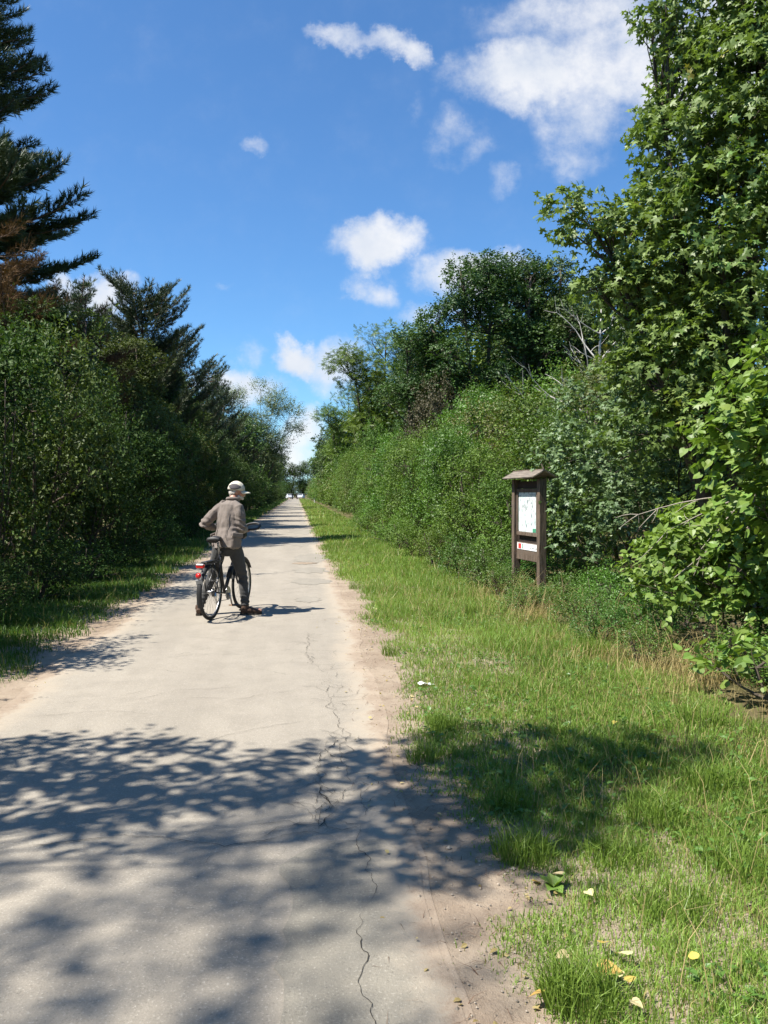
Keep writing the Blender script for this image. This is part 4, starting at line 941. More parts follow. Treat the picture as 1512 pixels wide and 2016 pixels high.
def dock():
    gx, gy = ground(1090, 1752); r = thing('dock_plant', 'small broad-leaved dock plant on the bare dirt of the right verge', 'plant', (gx, gy, 0)); rng = np.random.default_rng(6)
    me = raw_mesh('leaf', OVATE[0]*np.array([1.1, 1, 1]), OVATE[1], {'tint': np.full(7, .7)}); me.materials.append(M['heart'])
    for k in range(8):
        o = link('leaf', me, r); o.location = (0, 0, .012); o.rotation_euler = (R(rng.uniform(15, 55)), R(rng.uniform(-12, 12)), k*.83); o.scale = (rng.uniform(.055, .085),)*3
dock()
M['paper'] = plain('paper', (.80, .80, .78), .7, .2, var=.05)
def litter():
    gx, gy = ground(838, 1352); rng = np.random.default_rng(9); V = []; F = []
    for i in range(5):
        for j in range(4): V.append((i*.032-.06, j*.022-.03, .010+.012*rng.random()+.012*math.sin(i*1.4)))
    for i in range(4):
        for j in range(3): F.append((i*4+j, (i+1)*4+j, (i+1)*4+j+1, i*4+j+1))
    o = MB().add(V, F).build('paper_scrap', M['paper']); o.location = (gx, gy, .01); o.rotation_euler.z = .4
    tag(o, 'crumpled white paper scrap at the grass edge right of the road', 'litter')
litter()

# ------------------------------------------------------------------ notice board
M['map'], n_, b_, _o = mat_new('map_print')
tc = n_.add('ShaderNodeTexCoord'); mp = n_.add('ShaderNodeMapping'); n_.l.new(tc.outputs['Object'], mp.inputs[0]); mp.inputs['Scale'].default_value = (1, 1, .36)
f1 = n_.noise(mp.outputs[0], 30, 4, .6, .6); f2 = n_.noise(tc.outputs['Object'], 5, 3)
c_ = n_.mix(n_.smooth(f2, .4, .7), (.70, .74, .72), (.60, .72, .70)); c_ = n_.mix(n_.smooth(f1, .56, .62, 0, .9), c_, (.10, .14, .17)); c_ = n_.mix(n_.smooth(f1, .40, .34, 0, .8), c_, (.45, .55, .42))
n_.l.new(c_, b_.inputs['Base Color']); b_.inputs['Roughness'].default_value = .25; b_.inputs['Specular IOR Level'].default_value = .5
M['white'] = plain('white_sign', (.80, .80, .79), .45, .4, var=.03); M['red'] = plain('red_print', (.62, .045, .035), .5, .3, var=.05)
M['green'] = plain('green_print', (.06, .28, .16), .5, .3, var=.08); M['ink'] = plain('grey_print', (.30, .33, .33), .6, .3, var=.05)
def notice_board():
    r = thing('notice_board', 'wooden notice board on two posts with a small gabled roof and a map', 'notice board', (3.53, 12.38, 0), R(-83.0))
    hw = .492                                         # half of the post spacing; front faces -y
    for s in (-1, 1):
        g = MB(); g.box((s*hw, 0, .85), (.10, .115, 1.90), None, .006); g.build('post', M['wood'], r)
    # roof planks, each side two, over a ridge along x
    for side in (-1, 1):
        for k in range(3):
            cx = -.44+.40*k*1.0+.05; rot = Matrix.Rotation(side*R(-29), 3, 'X')
            g = MB(); g.box((cx, side*.098, 1.868+.002*k-.001*side), (.398, .225, .022), rot, .003); g.build('roof_plank', M['roofwood'], r)
    g = MB(); g.tube([(-.62, 0, 1.934), (.58, 0, 1.934)], .012, n=6); g.build('ridge_batten', M['wood'], r)
    MB().box((0, .012, 1.715), (.88, .03, .11), None, .003).build('header_board', M['darkwood'], r)
    MB().box((0, .030, 1.11), (.882, .022, 1.09), None, .003).build('back_panel', M['darkwood'], r)
    fr = thing('display_frame', None, None); fr.parent = r
    for nm, c, d in (('frame_rail', (0, -.012, 1.632), (.80, .045, .05)), ('frame_rail', (0, -.012, .962), (.80, .045, .055)),
                     ('frame_stile', (-.38, -.012, 1.297), (.04, .045, .612)), ('frame_stile', (.38, -.012, 1.297), (.04, .045, .612))):
        MB().box(c, d, None, .004).build(nm, M['wood'], fr)
    sh = MB().box((0, -.006, 1.297), (.716, .012, .608)).build('map_sheet', M['map'], r)
    MB().box((.27, -.0135, 1.025), (.15, .003, .055)).build('green_logo', M['green'], sh)
    for q, w in ((.20, .05), (.26, .03), (.11, .07)): MB().box((q, -.0135, 1.565), (w, .003, .012)).build('title_line', M['ink'], sh)
    lp = MB().box((0, .0, .69), (.876, .03, .27), None, .003).build('lower_plank', M['wood'], r)
    st = MB().box((.02, -.0185, .765), (.82, .006, .098)).build('info_strip', M['white'], r)
    MB().box((-.285, -.0235, .767), (.105, .004, .075)).build('red_square', M['red'], st)
    MB().box((-.17, -.0235, .767), (.022, .004, .070)).build('green_bar', M['green'], st)
    for q, w in ((.12, .05), (.22, .09), (.33, .06)): MB().box((q, -.0235, .757), (w, .004, .010)).build('text_line', M['ink'], st)
notice_board()

# ------------------------------------------------------------------ bicycle (x right, y forward, z up; origin under the rear hub)
M['paint'] = plain('black_paint', (.018, .018, .020), .28, .5, var=.1)
M['rubber'] = plain('tyre_rubber', (.030, .029, .028), .8, .25, var=.2, scale=40)
M['steel'] = plain('steel', (.62, .62, .62), .28, .5, 1.0, var=.08)
M['dullsteel'] = plain('dull_alloy', (.40, .40, .41), .42, .5, 1.0, var=.15)
M['lamp_red'] = plain('red_lens', (.55, .020, .018), .2, .6, var=.05)
M['plastic'] = plain('black_plastic', (.022, .022, .023), .55, .4, var=.1)
M['saddle'] = plain('saddle_cover', (.025, .024, .024), .5, .4, var=.2)
M['amber'] = plain('amber_reflector', (.65, .22, .02), .25, .5)
M['grey_flap'] = plain('grey_flap', (.40, .41, .42), .5, .4)
WR, RW, FW = .345, (0, 0, .345), (0, 1.07, .345)
def bicycle(label, loc, rz, group=None):
    r = thing('bicycle', label, 'bicycle', loc, rz, group); up = Vector((0, 0, 1))
    def wheel(c, rear):
        w = MB(); ring = lambda rad, n=40: [(c[0], c[1]+rad*math.cos(2*math.pi*i/n), c[2]+rad*math.sin(2*math.pi*i/n)) for i in range(n)]
        w.tube(ring(WR-.020), .021, n=8, closed=True, ref=(1, 0, 0)); wo = w.build('wheel', M['rubber'], r)
        MB().tube(ring(WR-.046), (.010, .012), n=6, closed=True, ref=(1, 0, 0), flat=True).build('rim', M['dullsteel'], wo) if False else MB().tube(ring(WR-.046), .0105, n=6, closed=True, ref=(1, 0, 0)).build('rim', M['dullsteel'], wo)
        sp = MB()
        for i in range(32):
            a = 2*math.pi*i/32; b = a+.45*(1 if i % 4 < 2 else -1); s = .028*(1 if i % 2 else -1)
            sp.tube([(c[0]+s, c[1]+.02*math.cos(b), c[2]+.02*math.sin(b)), (c[0], c[1]+(WR-.05)*math.cos(a), c[2]+(WR-.05)*math.sin(a))], .0010, n=3, cap=False)
        so = sp.build('spokes', M['plastic'], wo); so['kind'] = 'stuff'
        h = MB(); h.tube([(c[0]-.055, c[1], c[2]), (c[0]-.03, c[1], c[2]), (c[0]+.03, c[1], c[2]), (c[0]+.055, c[1], c[2])], [.010, .024, .024, .010], n=12); h.build('hub', M['dullsteel'], wo)
        return wo
    wheel(RW, True); wheel(FW, False)
    BB = (0, .44, .285); ST = (0, .285, .80); HT = (0, .795, .905); HB = (0, .845, .765); P = []
    f = MB()
    f.tube([BB, ST], .0165, n=10); f.tube([HB, BB], .024, n=10); f.tube([ST, HT], .017, n=10)
    f.tube([(HT[0], HT[1]-.008, HT[2]+.02), (HB[0], HB[1]+.008, HB[2]-.02)], .022, n=10)
    for s in (-1, 1):
        f.tube([(s*.03, .42, .285), (s*.06, .16, .32), (s*.066, 0, .345)], .009, n=7)
        f.tube([(s*.02, .295, .77), (s*.055, .10, .48), (s*.066, 0, .345)], .008, n=7)
    f.build('frame', M['paint'], r)
    k = MB()
    for s in (-1, 1):
        k.tube([(s*.055, .865, .71), (s*.055, .975, .50), (s*.055, 1.07, .345)], [.017, .017, .012], n=8)
    k.box((0, .862, .725), (.15, .05, .05), None, .01); k.build('fork', M['paint'], r)
    # mudguards
    for nm, c, a0, a1 in (('mudguard', RW, 25, 205), ('mudguard', FW, 30, 165)):
        g = MB(); n = 24; V = []; F = []
        for i in range(n+1):
            a = R(a0+(a1-a0)*i/n)
            for x, q in ((-.030, .0), (-.02, .010), (.02, .010), (.030, .0)): V.append((x, c[1]+(WR+.016+q)*math.cos(a), c[2]+(WR+.016+q)*math.sin(a)))
        for i in range(n):
            for j in range(3): F.append((i*4+j, i*4+j+1, i*4+j+5, i*4+j+4))
        g.add(V, F, True)
        for s in (-1, 1):
            a = R(a1-32); g.tube([(s*.06, c[1], c[2]), (s*.03, c[1]+(WR+.016)*math.cos(a), c[2]+(WR+.016)*math.sin(a))], .003, n=4)
        g.build(nm, M['plastic'], r)
    g = MB(); g.box((0, -.345, .50), (.085, .010, .075), Matrix.Rotation(R(24), 3, 'X'), .003); g.build('mud_flap', M['grey_flap'], r)
    g = MB(); g.tube([(0, -.362, .585), (0, -.376, .588)], .034, n=14); g.build('reflector', M['lamp_red'], r)
    # carrier
    g = MB()
    for s in (-1, 1):
        g.tube([(s*.06, .26, .72), (s*.06, -.25, .715), (s*.045, -.285, .715)], .006, n=6)
        for y in (-.16, -.02): g.tube([(s*.066, 0, .36), (s*.06, y, .715)], .005, n=5)
    for y in (-.28, -.14, 0, .13, .25): g.tube([(-.06, y, .715), (.06, y, .715)], .005, n=5)
    g.tube([(0, .25, .715), (0, -.28, .715)], .005, n=5); g.box((0, -.04, .735), (.075, .34, .014), None, .004); g.build('luggage_rack', M['paint'], r)
    tl = MB(); tl.box((0, -.315, .695), (.105, .04, .048), None, .010); t_ = tl.build('tail_light', M['lamp_red'], r)
    MB().box((0, -.322, .716), (.085, .036, .016), None, .004).build('lens_top', M['white'], t_)
    # seat
    MB().tube([ST, (0, .235, .955)], .0145, n=10).build('seat_post', M['dullsteel'], r)
    sd = MB(); V = []; F = []; L = [(-.13, .085, 0), (-.11, .092, .018), (-.02, .080, .022), (.05, .045, .012), (.12, .024, .006), (.145, .012, -.004)]
    for y, w, z in L:
        for a in range(10):
            t = 2*math.pi*a/10; V.append((w*math.cos(t), .20+y, .985+z+.032*math.sin(t)))
    for i in range(len(L)-1):
        for a in range(10): F.append((i*10+a, i*10+(a+1) % 10, (i+1)*10+(a+1) % 10, (i+1)*10+a))
    F += [tuple(range(10))[::-1], tuple(50+a for a in range(10))]; sd.add(V, F, True); so = sd.build('saddle', M['saddle'], r)
    q = MB()
    for s in (-1, 1):
        q.tube([(s*.02, .31, .965), (s*.022, .22, .945), (s*.035, .10, .965)], .004, n=5)
        q.tube([(s*.05, .10+.0025*i, .945-.004*i) if i % 2 else (s*.066, .10+.0025*i, .945-.004*i) for i in range(9)], .005, n=5)
    q.build('saddle_spring', M['steel'], so)
    # transmission
    c = MB(); c.disc((.055, .44, .285), .088, .004, n=32); c.disc((.048, .44, .285), .066, .004, n=24); c.build('chainring', M['dullsteel'], r)
    for s, a in ((1, R(-70)), (-1, R(110))):
        e = (s*.085, .44+.17*math.cos(a), .285+.17*math.sin(a)); cr = MB(); cr.tube([(s*.07, .44, .285), e], [.014, .010], n=7); co = cr.build('crank', M['dullsteel'], r)
        pd = MB(); pd.box((s*.135, e[1], e[2]), (.085, .075, .020), None, .004); po = pd.build('pedal', M['plastic'], co)
    for i, rad in enumerate((.056, .048, .040, .032, .025)):
        if i == 0: cs = MB()
        cs.disc((.030+.006*i, 0, .345), rad, .003, n=24)
    cs.build('cassette', M['dullsteel'], r)
    ch = MB(); ch.tube([(.052, 0, .395), (.055, .44, .372)], .004, n=4); ch.tube([(.052, .04, .225), (.055, .40, .205)], .004, n=4); ch.build('chain', M['plastic'], r)
    d = MB(); d.tube([(.06, 0, .345), (.065, -.01, .29), (.06, .02, .24), (.058, .05, .195)], [.012, .020, .012, .010], n=7); d.disc((.058, .045, .21), .024, .008, n=14); d.disc((.058, .02, .265), .024, .008, n=14); d.build('derailleur', M['steel'], r)
    b = MB(); b.tube([(0, .60, .47), (0, .69, .595)], .036, n=12); b.tube([(0, .69, .595), (0, .71, .622)], [.03, .016], n=10); b.build('water_bottle', M['plastic'], r)
    # closed butterfly handlebar
    MB().tube([(0, .80, .90), (0, .79, 1.01), (0, .86, 1.06)], [.016, .017, .017], n=10).build('stem', M['plastic'], r)
    hb = MB()
    for s in (-1, 1):
        loop = [(0, .86, 1.06), (s*.07, .87, 1.085), (s*.13, .95, 1.15), (s*.22, .975, 1.172), (s*.29, .95, 1.165), (s*.325, .90, 1.140), (s*.315, .84, 1.108), (s*.25, .805, 1.095), (s*.16, .80, 1.095)]
        L2 = [np.array(p, float) for p in loop]; fine = []
        for i in range(len(L2)-1):                      # smooth the corners
            p0, p1, p2, p3 = L2[max(0, i-1)], L2[i], L2[i+1], L2[min(len(L2)-1, i+2)]
            for t in np.linspace(0, 1, 5)[:-1]: fine.append(.5*((2*p1)+(-p0+p2)*t+(2*p0-5*p1+4*p2-p3)*t*t+(-p0+3*p1-3*p2+p3)*t**3))
        fine.append(L2[-1]); hb.tube(fine, [.012 if i < 6 else .0175 for i in range(len(fine))], n=9)
    ho = hb.build('handlebar', M['saddle'], r)
    for s in (-1, 1):
        MB().tube([(s*.17, .805, 1.10), (s*.18, .86, 1.085), (s*.24, .90, 1.075), (s*.28, .90, 1.07)], [.011, .008, .006, .006], n=6).build('brake_lever', M['steel'], ho)
        MB().tube([(s*.16, .82, 1.10), (s*.10, 1.0, 1.08), (s*.03, 1.02, .95), (s*.02, .90, .78)], .0035, n=4).build('cable', M['plastic'], ho)
    bg = MB(); bg.box((0, .985, 1.035), (.20, .12, .15), None, .03); bg.build('handlebar_bag', M['saddle'], r)
    MB().tube([(0, .90, .80), (0, .955, .80)], [.026, .034], n=14).build('headlight', M['plastic'], r)
    MB().ball((.07, .845, 1.085), (.022, .022, .018), 10).build('bell', M['steel'], r)
    st = MB(); st.tube([(-.05, .40, .28), (-.09, .30, .33), (-.10, .17, .40)], .008, n=6); st.build('kickstand', M['paint'], r)
    MB().box((.085, .47, .125), (.07, .012, .012), None, .002).build('pedal_reflector', M['amber'], r)
    return r
BIKE_LOC, BIKE_RZ = (-1.065, 10.45, .009), R(-17.0)
bike = bicycle('black trekking bicycle the man stands astride, red tail light on its rack', BIKE_LOC, BIKE_RZ)

# ------------------------------------------------------------------ people: one continuous body, clothes over it
def remesh(mb, name, voxel, smooth=2, wrinkle=None):
    me = mb.mesh(name+'_src'); o = bpy.data.objects.new(name+'_src', me); COL.objects.link(o)
    m = o.modifiers.new('r', 'REMESH'); m.mode = 'VOXEL'; m.voxel_size = voxel; m.use_smooth_shade = True
    if smooth: s = o.modifiers.new('s', 'SMOOTH'); s.iterations = smooth; s.factor = .5
    dg = bpy.context.evaluated_depsgraph_get(); dg.update()
    out = bpy.data.meshes.new_from_object(o.evaluated_get(dg)); out.name = name
    bpy.data.objects.remove(o); bpy.data.meshes.remove(me)
    if wrinkle:
        n = len(out.vertices); co = np.zeros(n*3, np.float32); no = np.zeros(n*3, np.float32)
        out.vertices.foreach_get('co', co); out.vertices.foreach_get('normal', no); co = co.reshape(-1, 3); no = no.reshape(-1, 3)
        dsp = np.array([wrinkle(Vector(c)) for c in co]); co = co+no*dsp[:, None]; out.vertices.foreach_set('co', co.ravel()); out.update()
    out.polygons.foreach_set('use_smooth', np.ones(len(out.polygons), bool))
    return out
def cloth(name, col, rough=.85):
    m, n, b, _ = mat_new(name); tc = n.add('ShaderNodeTexCoord'); p = tc.outputs['Object']
    f = n.noise(p, 9, 5, .6); w = n.noise(p, 420, 2, .6)
    c = n.mix(n.smooth(f, .3, .7), tuple(q*.88 for q in col), tuple(q*1.1 for q in col)); c = n.mix(n.smooth(w, .4, .6, 0, .25), c, tuple(q*.6 for q in col))
    n.l.new(c, b.inputs['Base Color']); b.inputs['Roughness'].default_value = rough; b.inputs['Specular IOR Level'].default_value = .2
    b.inputs['Sheen Weight'].default_value = .15
    bn = n.add('ShaderNodeBump'); bn.inputs['Strength'].default_value = .35; bn.inputs['Distance'].default_value = .012
    n.l.new(n.noise(p, 22, 5, .6, .8), bn.inputs['Height']); n.l.new(bn.outputs[0], b.inputs['Normal']); return m
M['skin'] = plain('skin', (.46, .235, .165), .5, .4, var=.10, scale=30)
M['jacket'] = cloth('taupe_jacket', (.195, .162, .140)); M['trousers'] = cloth('dark_trousers', (.062, .061, .060))
M['cap'] = cloth('cream_cap', (.66, .61, .48)); M['cap_dark'] = cloth('grey_cap_panel', (.105, .095, .10))
M['shoe'] = cloth('brown_shoe', (.085, .050, .034), .6); M['sole'] = plain('shoe_sole', (.045, .038, .032), .8, .2)
M['hair'] = plain('white_hair', (.62, .58, .52), .7, .3, var=.2, scale=90, bump=.6, bscale=220); M['eye'] = plain('eye', (.5, .48, .45), .2, .5)
M['jacket_in'] = cloth('dark_fold', (.11, .095, .085))

def hand(mb, wrist, d, palm_n, curl, thumb_side, s=1.0):
    """palm, four unequal bent fingers and a thumb; d = fingers' direction, palm_n = where the palm faces"""
    w = np.array(wrist, float); d = unit(np.array(d, float)); nrm = unit(np.array(palm_n, float)-d*np.dot(palm_n, d)); x = np.cross(d, nrm)*thumb_side
    mb.tube([w-d*.02, w+d*.03, w+d*.075*s, w+d*.095*s], [(.024, .020), (.036, .017), (.042, .016), (.038, .013)], n=10, ref=x)
    for i, L in enumerate((.070, .080, .075, .058)):
        p = w+d*.088*s+x*(.030-.020*i); pts = [p-d*.03, p]; dd = d.copy()
        for q, f in enumerate((.45, .32, .25)):
            an = curl*(.7, 1.0, .8)[q]; dd = unit(dd*math.cos(an)+nrm*math.sin(an)); nr = None; pts.append(pts[-1]+dd*L*f*s)
        mb.tube(pts, [.0085, .0092, .0088, .0080, .0066], n=7)
    p = w+d*.025+x*.028; pts = [p-x*.012, p+x*.022+d*.012+nrm*.010, p+x*.030+d*.036+nrm*.026, p+x*.022+d*.056+nrm*.040]
    mb.tube(pts, [.013, .0115, .010, .008], n=7)

def man():
    r = thing('person', 'man in taupe jacket and cream cap standing astride the black bicycle, looking right', 'person', BIKE_LOC, BIKE_RZ)
    A = lambda *p: np.array(p, float)
    pel, chest, neck, head = A(.04, .47, .90), A(.037, .575, 1.30), A(.060, .620, 1.495), A(.095, .670, 1.605)
    hipR, hipL = A(.135, .465, .87), A(-.065, .47, .87)
    kneeR, kneeL = A(.205, .575, .49), A(-.205, .53, .48); ankR, ankL = A(.255, .525, .10), A(-.315, .365, .10)
    shR, shL = A(.180, .505, 1.385), A(-.145, .635, 1.375)
    elR, elL = A(.225, .475, 1.130), A(-.325, .555, 1.165); wrR, wrL = A(.165, .745, 1.095), A(-.235, .735, 1.115)
    lat = unit(shR-shL); fwd = unit(A(-lat[1], lat[0], 0))
    # head turned right
    hd = unit(A(.90, .42, -.10)); hs = unit(np.cross(hd, (0, 0, 1))); hu = np.cross(hs, hd); rot = Matrix((hs, hd, hu)).transposed(); H = lambda x, y, z: head+hs*x+hd*y+hu*z
    b = MB()
    b.ball(H(0, -.012, .030), (.076, .096, .092), 16, rot); b.ball(H(0, .030, -.030), (.060, .066, .078), 14, rot); b.ball(H(0, .052, -.080), (.034, .036, .030), 10, rot)
    b.ball(H(0, .092, -.022), (.013, .020, .026), 8, rot); b.ball(H(0, .104, -.036), (.015, .014, .011), 8, rot); b.ball(H(0, .078, .020), (.050, .020, .012), 10, rot); b.ball(H(0, .086, -.066), (.024, .012, .008), 8, rot)
    for s in (-1, 1):
        b.ball(H(s*.045, .055, -.028), (.022, .026, .022), 8, rot); b.ball(H(s*.077, -.012, -.016), (.010, .022, .034), 8, rot)
    b.tube([neck-A(0, .01, .05), neck+A(0, 0, .01), H(0, -.015, -.05)], [.062, .056, .056], n=12)
    b.tube([pel-A(0, 0, .04), pel+A(0, .01, .12), chest-A(0, 0, .02), chest+A(0, .02, .10), neck-A(0, 0, .03)], [(.15, .10), (.14, .10), (.155, .105), (.15, .095), (.07, .06)], n=14, ref=lat)
    for s, h, k, a in ((1, hipR, kneeR, ankR), (-1, hipL, kneeL, ankL)):
        b.tube([h, h+(k-h)*.5, k, k+(a-k)*.35, a], [.080, .068, .050, .052, .034], n=12)
    for s, e, w in ((shR, elR, wrR), (shL, elL, wrL)):
        b.ball(s, .055, 10); b.tube([s, s+(e-s)*.5, e, e+(w-e)*.35, w], [.050, .044, .038, .038, .026], n=10)
    hand(b, wrR, A(-.06, .99, .10), A(-.2, .1, -1), .75, 1); hand(b, wrL, A(.10, .99, -.05), A(.2, .1, -1), .75, -1)
    toeR, toeL = A(.47, .60, .035), A(-.375, .59, .035)
    for a, t in ((ankR, toeR), (ankL, toeL)): b.tube([a+A(0, 0, .0), a-A(0, 0, .05)+unit(t-a)*.02, t-unit(t-a)*.05+A(0, 0, .01), t-unit(t-a)*.02], [(.034, .034), (.036, .034), (.034, .020), (.028, .016)], n=9)
    body = link('body', remesh(b, 'body', .0062, 2), r, M['skin'])
    for s in (-1, 1): MB().ball(H(s*.031, .079, -.002), .0115, 8).build('eye', M['eye'], r)
    # hair at the nape and temples, short beard
    h = MB(); h.ball(H(0, -.056, -.022), (.070, .054, .060), 14, rot); h.ball(H(0, -.034, .02), (.078, .080, .05), 14, rot); h.tube([H(-.072, -.02, .010), H(-.068, -.04, -.03), H(0, -.085, -.070), H(.068, -.04, -.03), H(.072, -.02, .01)], .013, n=7)
    link('hair', remesh(h, 'hair', .006, 1, lambda c: .003*mnoise.noise(c*90)), r, M['hair'])
    h = MB()
    for q in np.linspace(-1, 1, 9): h.ball(H(.056*q, .080-.060*q*q, -.090+.022*q*q), (.018, .017, .022), 8, rot)
    h.tube([H(-.03, .088, -.058), H(0, .102, -.052), H(.03, .088, -.058)], .009, n=6)
    link('beard', remesh(h, 'beard', .005, 1, lambda c: .003*mnoise.noise(c*120)), r, M['hair'])
    # cap
    c = MB(); V = []; F = []; n = 24
    for i in range(9):
        th = R(4+i*11.0); q = math.sin(th); z = math.cos(th)
        for k in range(n):
            a = 2*math.pi*k/n; V.append(H(.088*q*math.cos(a), -.014+.110*q*math.sin(a), .014+.116*z))
    for i in range(8):
        for k in range(n): F.append((i*n+k, (i+1)*n+k, (i+1)*n+(k+1) % n, i*n+(k+1) % n))
    F.append(tuple(range(n))); c.add(V, F, True); cap = c.build('cap', M['cap'], r)
    sm = cap.modifiers.new('s', 'SOLIDIFY'); sm.thickness = .004; sm.offset = 1
    p = MB(); V = []; F = []
    for i in range(7):                                    # dark panels low on both sides of the cap
        for k in range(9):
            pass
    for s in (-1, 1):
        V = []; F = []
        for i in range(6):
            for k in range(9):
                a = R(-90)+s*R(18+k*12.5); wd = math.sin(math.pi*(k+.3)/8.8)**.9; th = R(69+(i-2.5)*8.0*wd); q = math.sin(th); z = math.cos(th)
                V.append(H(.0925*q*math.cos(a), -.014+.1145*q*math.sin(a), .014+.1195*z))
        for i in range(5):
            for k in range(8): F.append((i*9+k, i*9+k+1, (i+1)*9+k+1, (i+1)*9+k))
        p.add(V, F, True)
    po = p.build('cap_panel', M['cap_dark'], cap); sm = po.modifiers.new('s', 'SOLIDIFY'); sm.thickness = .003; sm.offset = 0
    v = MB(); V = []; F = []
    for i in range(5):
        for k in range(13):
            a = R(90+(k-6)*10.5); e = i/4; rr = 1+e*.0
            V.append(H(.091*math.cos(a)*(1+.02*e), -.014+.113*math.sin(a)+.078*e*max(0, math.sin(a))**1.2, .012-.020*e-.016*(math.cos(a)**2)*(1+e)))
    for i in range(4):
        for k in range(12): F.append((i*13+k, i*13+k+1, (i+1)*13+k+1, (i+1)*13+k))
    v.add(V, F, True); vo = v.build('visor', M['cap'], cap); sm = vo.modifiers.new('s', 'SOLIDIFY'); sm.thickness = .005; sm.offset = 0
    # jacket: body, sleeves, collar
    j = MB(); hem = pel+A(-.005, -.035, -.045)
    j.tube([hem, pel+A(-.005, -.015, .06), pel*.5+chest*.5+A(-.005, 0, 0), chest+A(0, -.015, .0), chest+A(0, .0, .10), neck+A(0, -.015, -.055), neck+A(0, -.01, -.005)],
           [(.186, .136), (.176, .128), (.174, .126), (.184, .132), (.160, .118), (.112, .092), (.072, .068)], n=20, ref=lat)
    for s, e, w, sg in ((shR, elR, wrR, 1), (shL, elL, wrL, -1)):
        j.tube([s-lat*sg*.10+A(0, 0, .055), s-lat*sg*.015, s+(e-s)*.35, s+(e-s)*.75, e, e+(w-e)*.3, e+(w-e)*.92], [.060, .074, .076, .068, .064, .058, .046], n=12)
    def wr(c):
        f = mnoise.noise(Vector((c.x*9, c.y*9, c.z*3.2)))*.013+mnoise.noise(Vector((c.x*22, c.y*22, c.z*12+3)))*.009
        for e in (elR, elL):                              # creases bunch at the elbows
            d = (c-Vector(e)).length; f += .009*math.exp(-(d/.12)**2)*math.sin(c.z*92+c.x*30+4*mnoise.noise(c*9))
        lo = max(0, min(1, (1.06-c.z)/.14)); f += lo*.010*mnoise.noise(Vector((c.x*14+5, c.y*14, c.z*20)))
        return f
    jm = remesh(j, 'jacket', .0085, 1, wr); jo = link('jacket', jm, r, M['jacket'])
    g = MB(); rg = [neck+A(0, -.012, .004)+lat*.074*math.cos(t)+fwd*.070*math.sin(t)+A(0, 0, .012*math.sin(t)*-1) for t in np.linspace(0, 2*math.pi, 20, endpoint=False)]
    g.tube(rg, .021, n=8, closed=True); g.build('collar', M['jacket'], jo)
    g = MB()                                              # yoke seam and back seams
    for q in (-.085, .085):
        g.tube([pel+lat*q-fwd*.137+A(0, 0, .10), pel*.5+chest*.5+lat*q-fwd*.131, chest+lat*q*1.05-fwd*.137+A(0, -.01, .05)], .0035, n=5)
    g.build('seam', M['jacket_in'], jo)
    for sg in (-1, 1):                                    # bulging side pockets with flaps
        c0 = pel+lat*sg*.165+fwd*(-.045)+A(0, 0, .05); rt = Matrix((unit(fwd*.8+lat*sg*.25), unit(lat*sg-fwd*.3*sg), A(0, 0, 1))).transposed()
        pk = MB(); pk.box(c0+lat*sg*.022, (.15, .05, .17), rt, .02); po = link('pocket', remesh(pk, 'pocket', .008, 3, lambda c: .008*mnoise.noise(c*26)), jo, M['jacket'])
        fl = MB(); fl.box(c0+lat*sg*.046+A(0, 0, .085), (.155, .022, .055), rt @ Matrix.Rotation(R(8*sg), 3, 'Y'), .006); fl.build('pocket_flap', M['jacket'], po)
    # trousers
    t = MB(); t.tube([pel+A(0, 0, .05), pel+A(0, -.01, -.05), pel+A(0, .0, -.12)], [(.165, .115), (.170, .120), (.12, .10)], n=16, ref=lat)
    for h_, k_, a_ in ((hipR, kneeR, ankR), (hipL, kneeL, ankL)):
        t.tube([h_, h_+(k_-h_)*.3, h_+(k_-h_)*.7, k_, k_+(a_-k_)*.4, k_+(a_-k_)*.8, a_+(k_-a_)*.04], [.096, .092, .074, .064, .061, .055, .052], n=14)
    def wt(c):
        f = mnoise.noise(Vector((c.x*12, c.y*12, c.z*6)))*.008
        for k_ in (kneeR, kneeL): f += .007*math.exp(-((c-Vector(k_)).length/.13)**2)*math.sin(c.z*85+c.x*20)
        low = max(0, min(1, (.34-c.z)/.2)); return f+low*.006*math.sin(c.z*120+c.y*35)
    link('trousers', remesh(t, 'trousers', .009, 1, wt), r, M['trousers'])
    for a_, t_ in ((ankR, toeR), (ankL, toeL)):
        d = unit((t_-a_)*A(1, 1, 0)); sN = np.cross(d, (0, 0, 1)); base = a_*A(1, 1, 0); s = MB()
        s.tube([base+A(0, 0, .13), base+A(0, 0, .075)-d*.005], [(.046, .046), (.050, .052)], n=12)
        s.tube([base-d*.062+A(0, 0, .05), base-d*.02+A(0, 0, .055), base+d*.06+A(0, 0, .055), base+d*.13+A(0, 0, .044), base+d*.185+A(0, 0, .036), base+d*.212+A(0, 0, .032)], [(.030, .034), (.040, .050), (.045, .052), (.048, .038), (.044, .028), (.024, .018)], n=12, ref=sN)
        so = link('shoe', remesh(s, 'shoe', .006, 3), r, M['shoe'])
        q = MB(); V = []; prof = [(-.068, .022), (-.05, .036), (.0, .041), (.07, .043), (.14, .049), (.19, .043), (.215, .022)]
        for z in (.001, .024):
            for y_, w_ in prof: V.append(base+d*y_+sN*w_+A(0, 0, z))
            for y_, w_ in prof[::-1]: V.append(base+d*y_-sN*w_+A(0, 0, z))
        m_ = 14; q.add(V, [tuple(range(m_))[::-1], tuple(m_+i for i in range(m_))]+[(i, (i+1) % m_, m_+(i+1) % m_, m_+i) for i in range(m_)]); q.build('sole', M['sole'], so)
    return r
man()

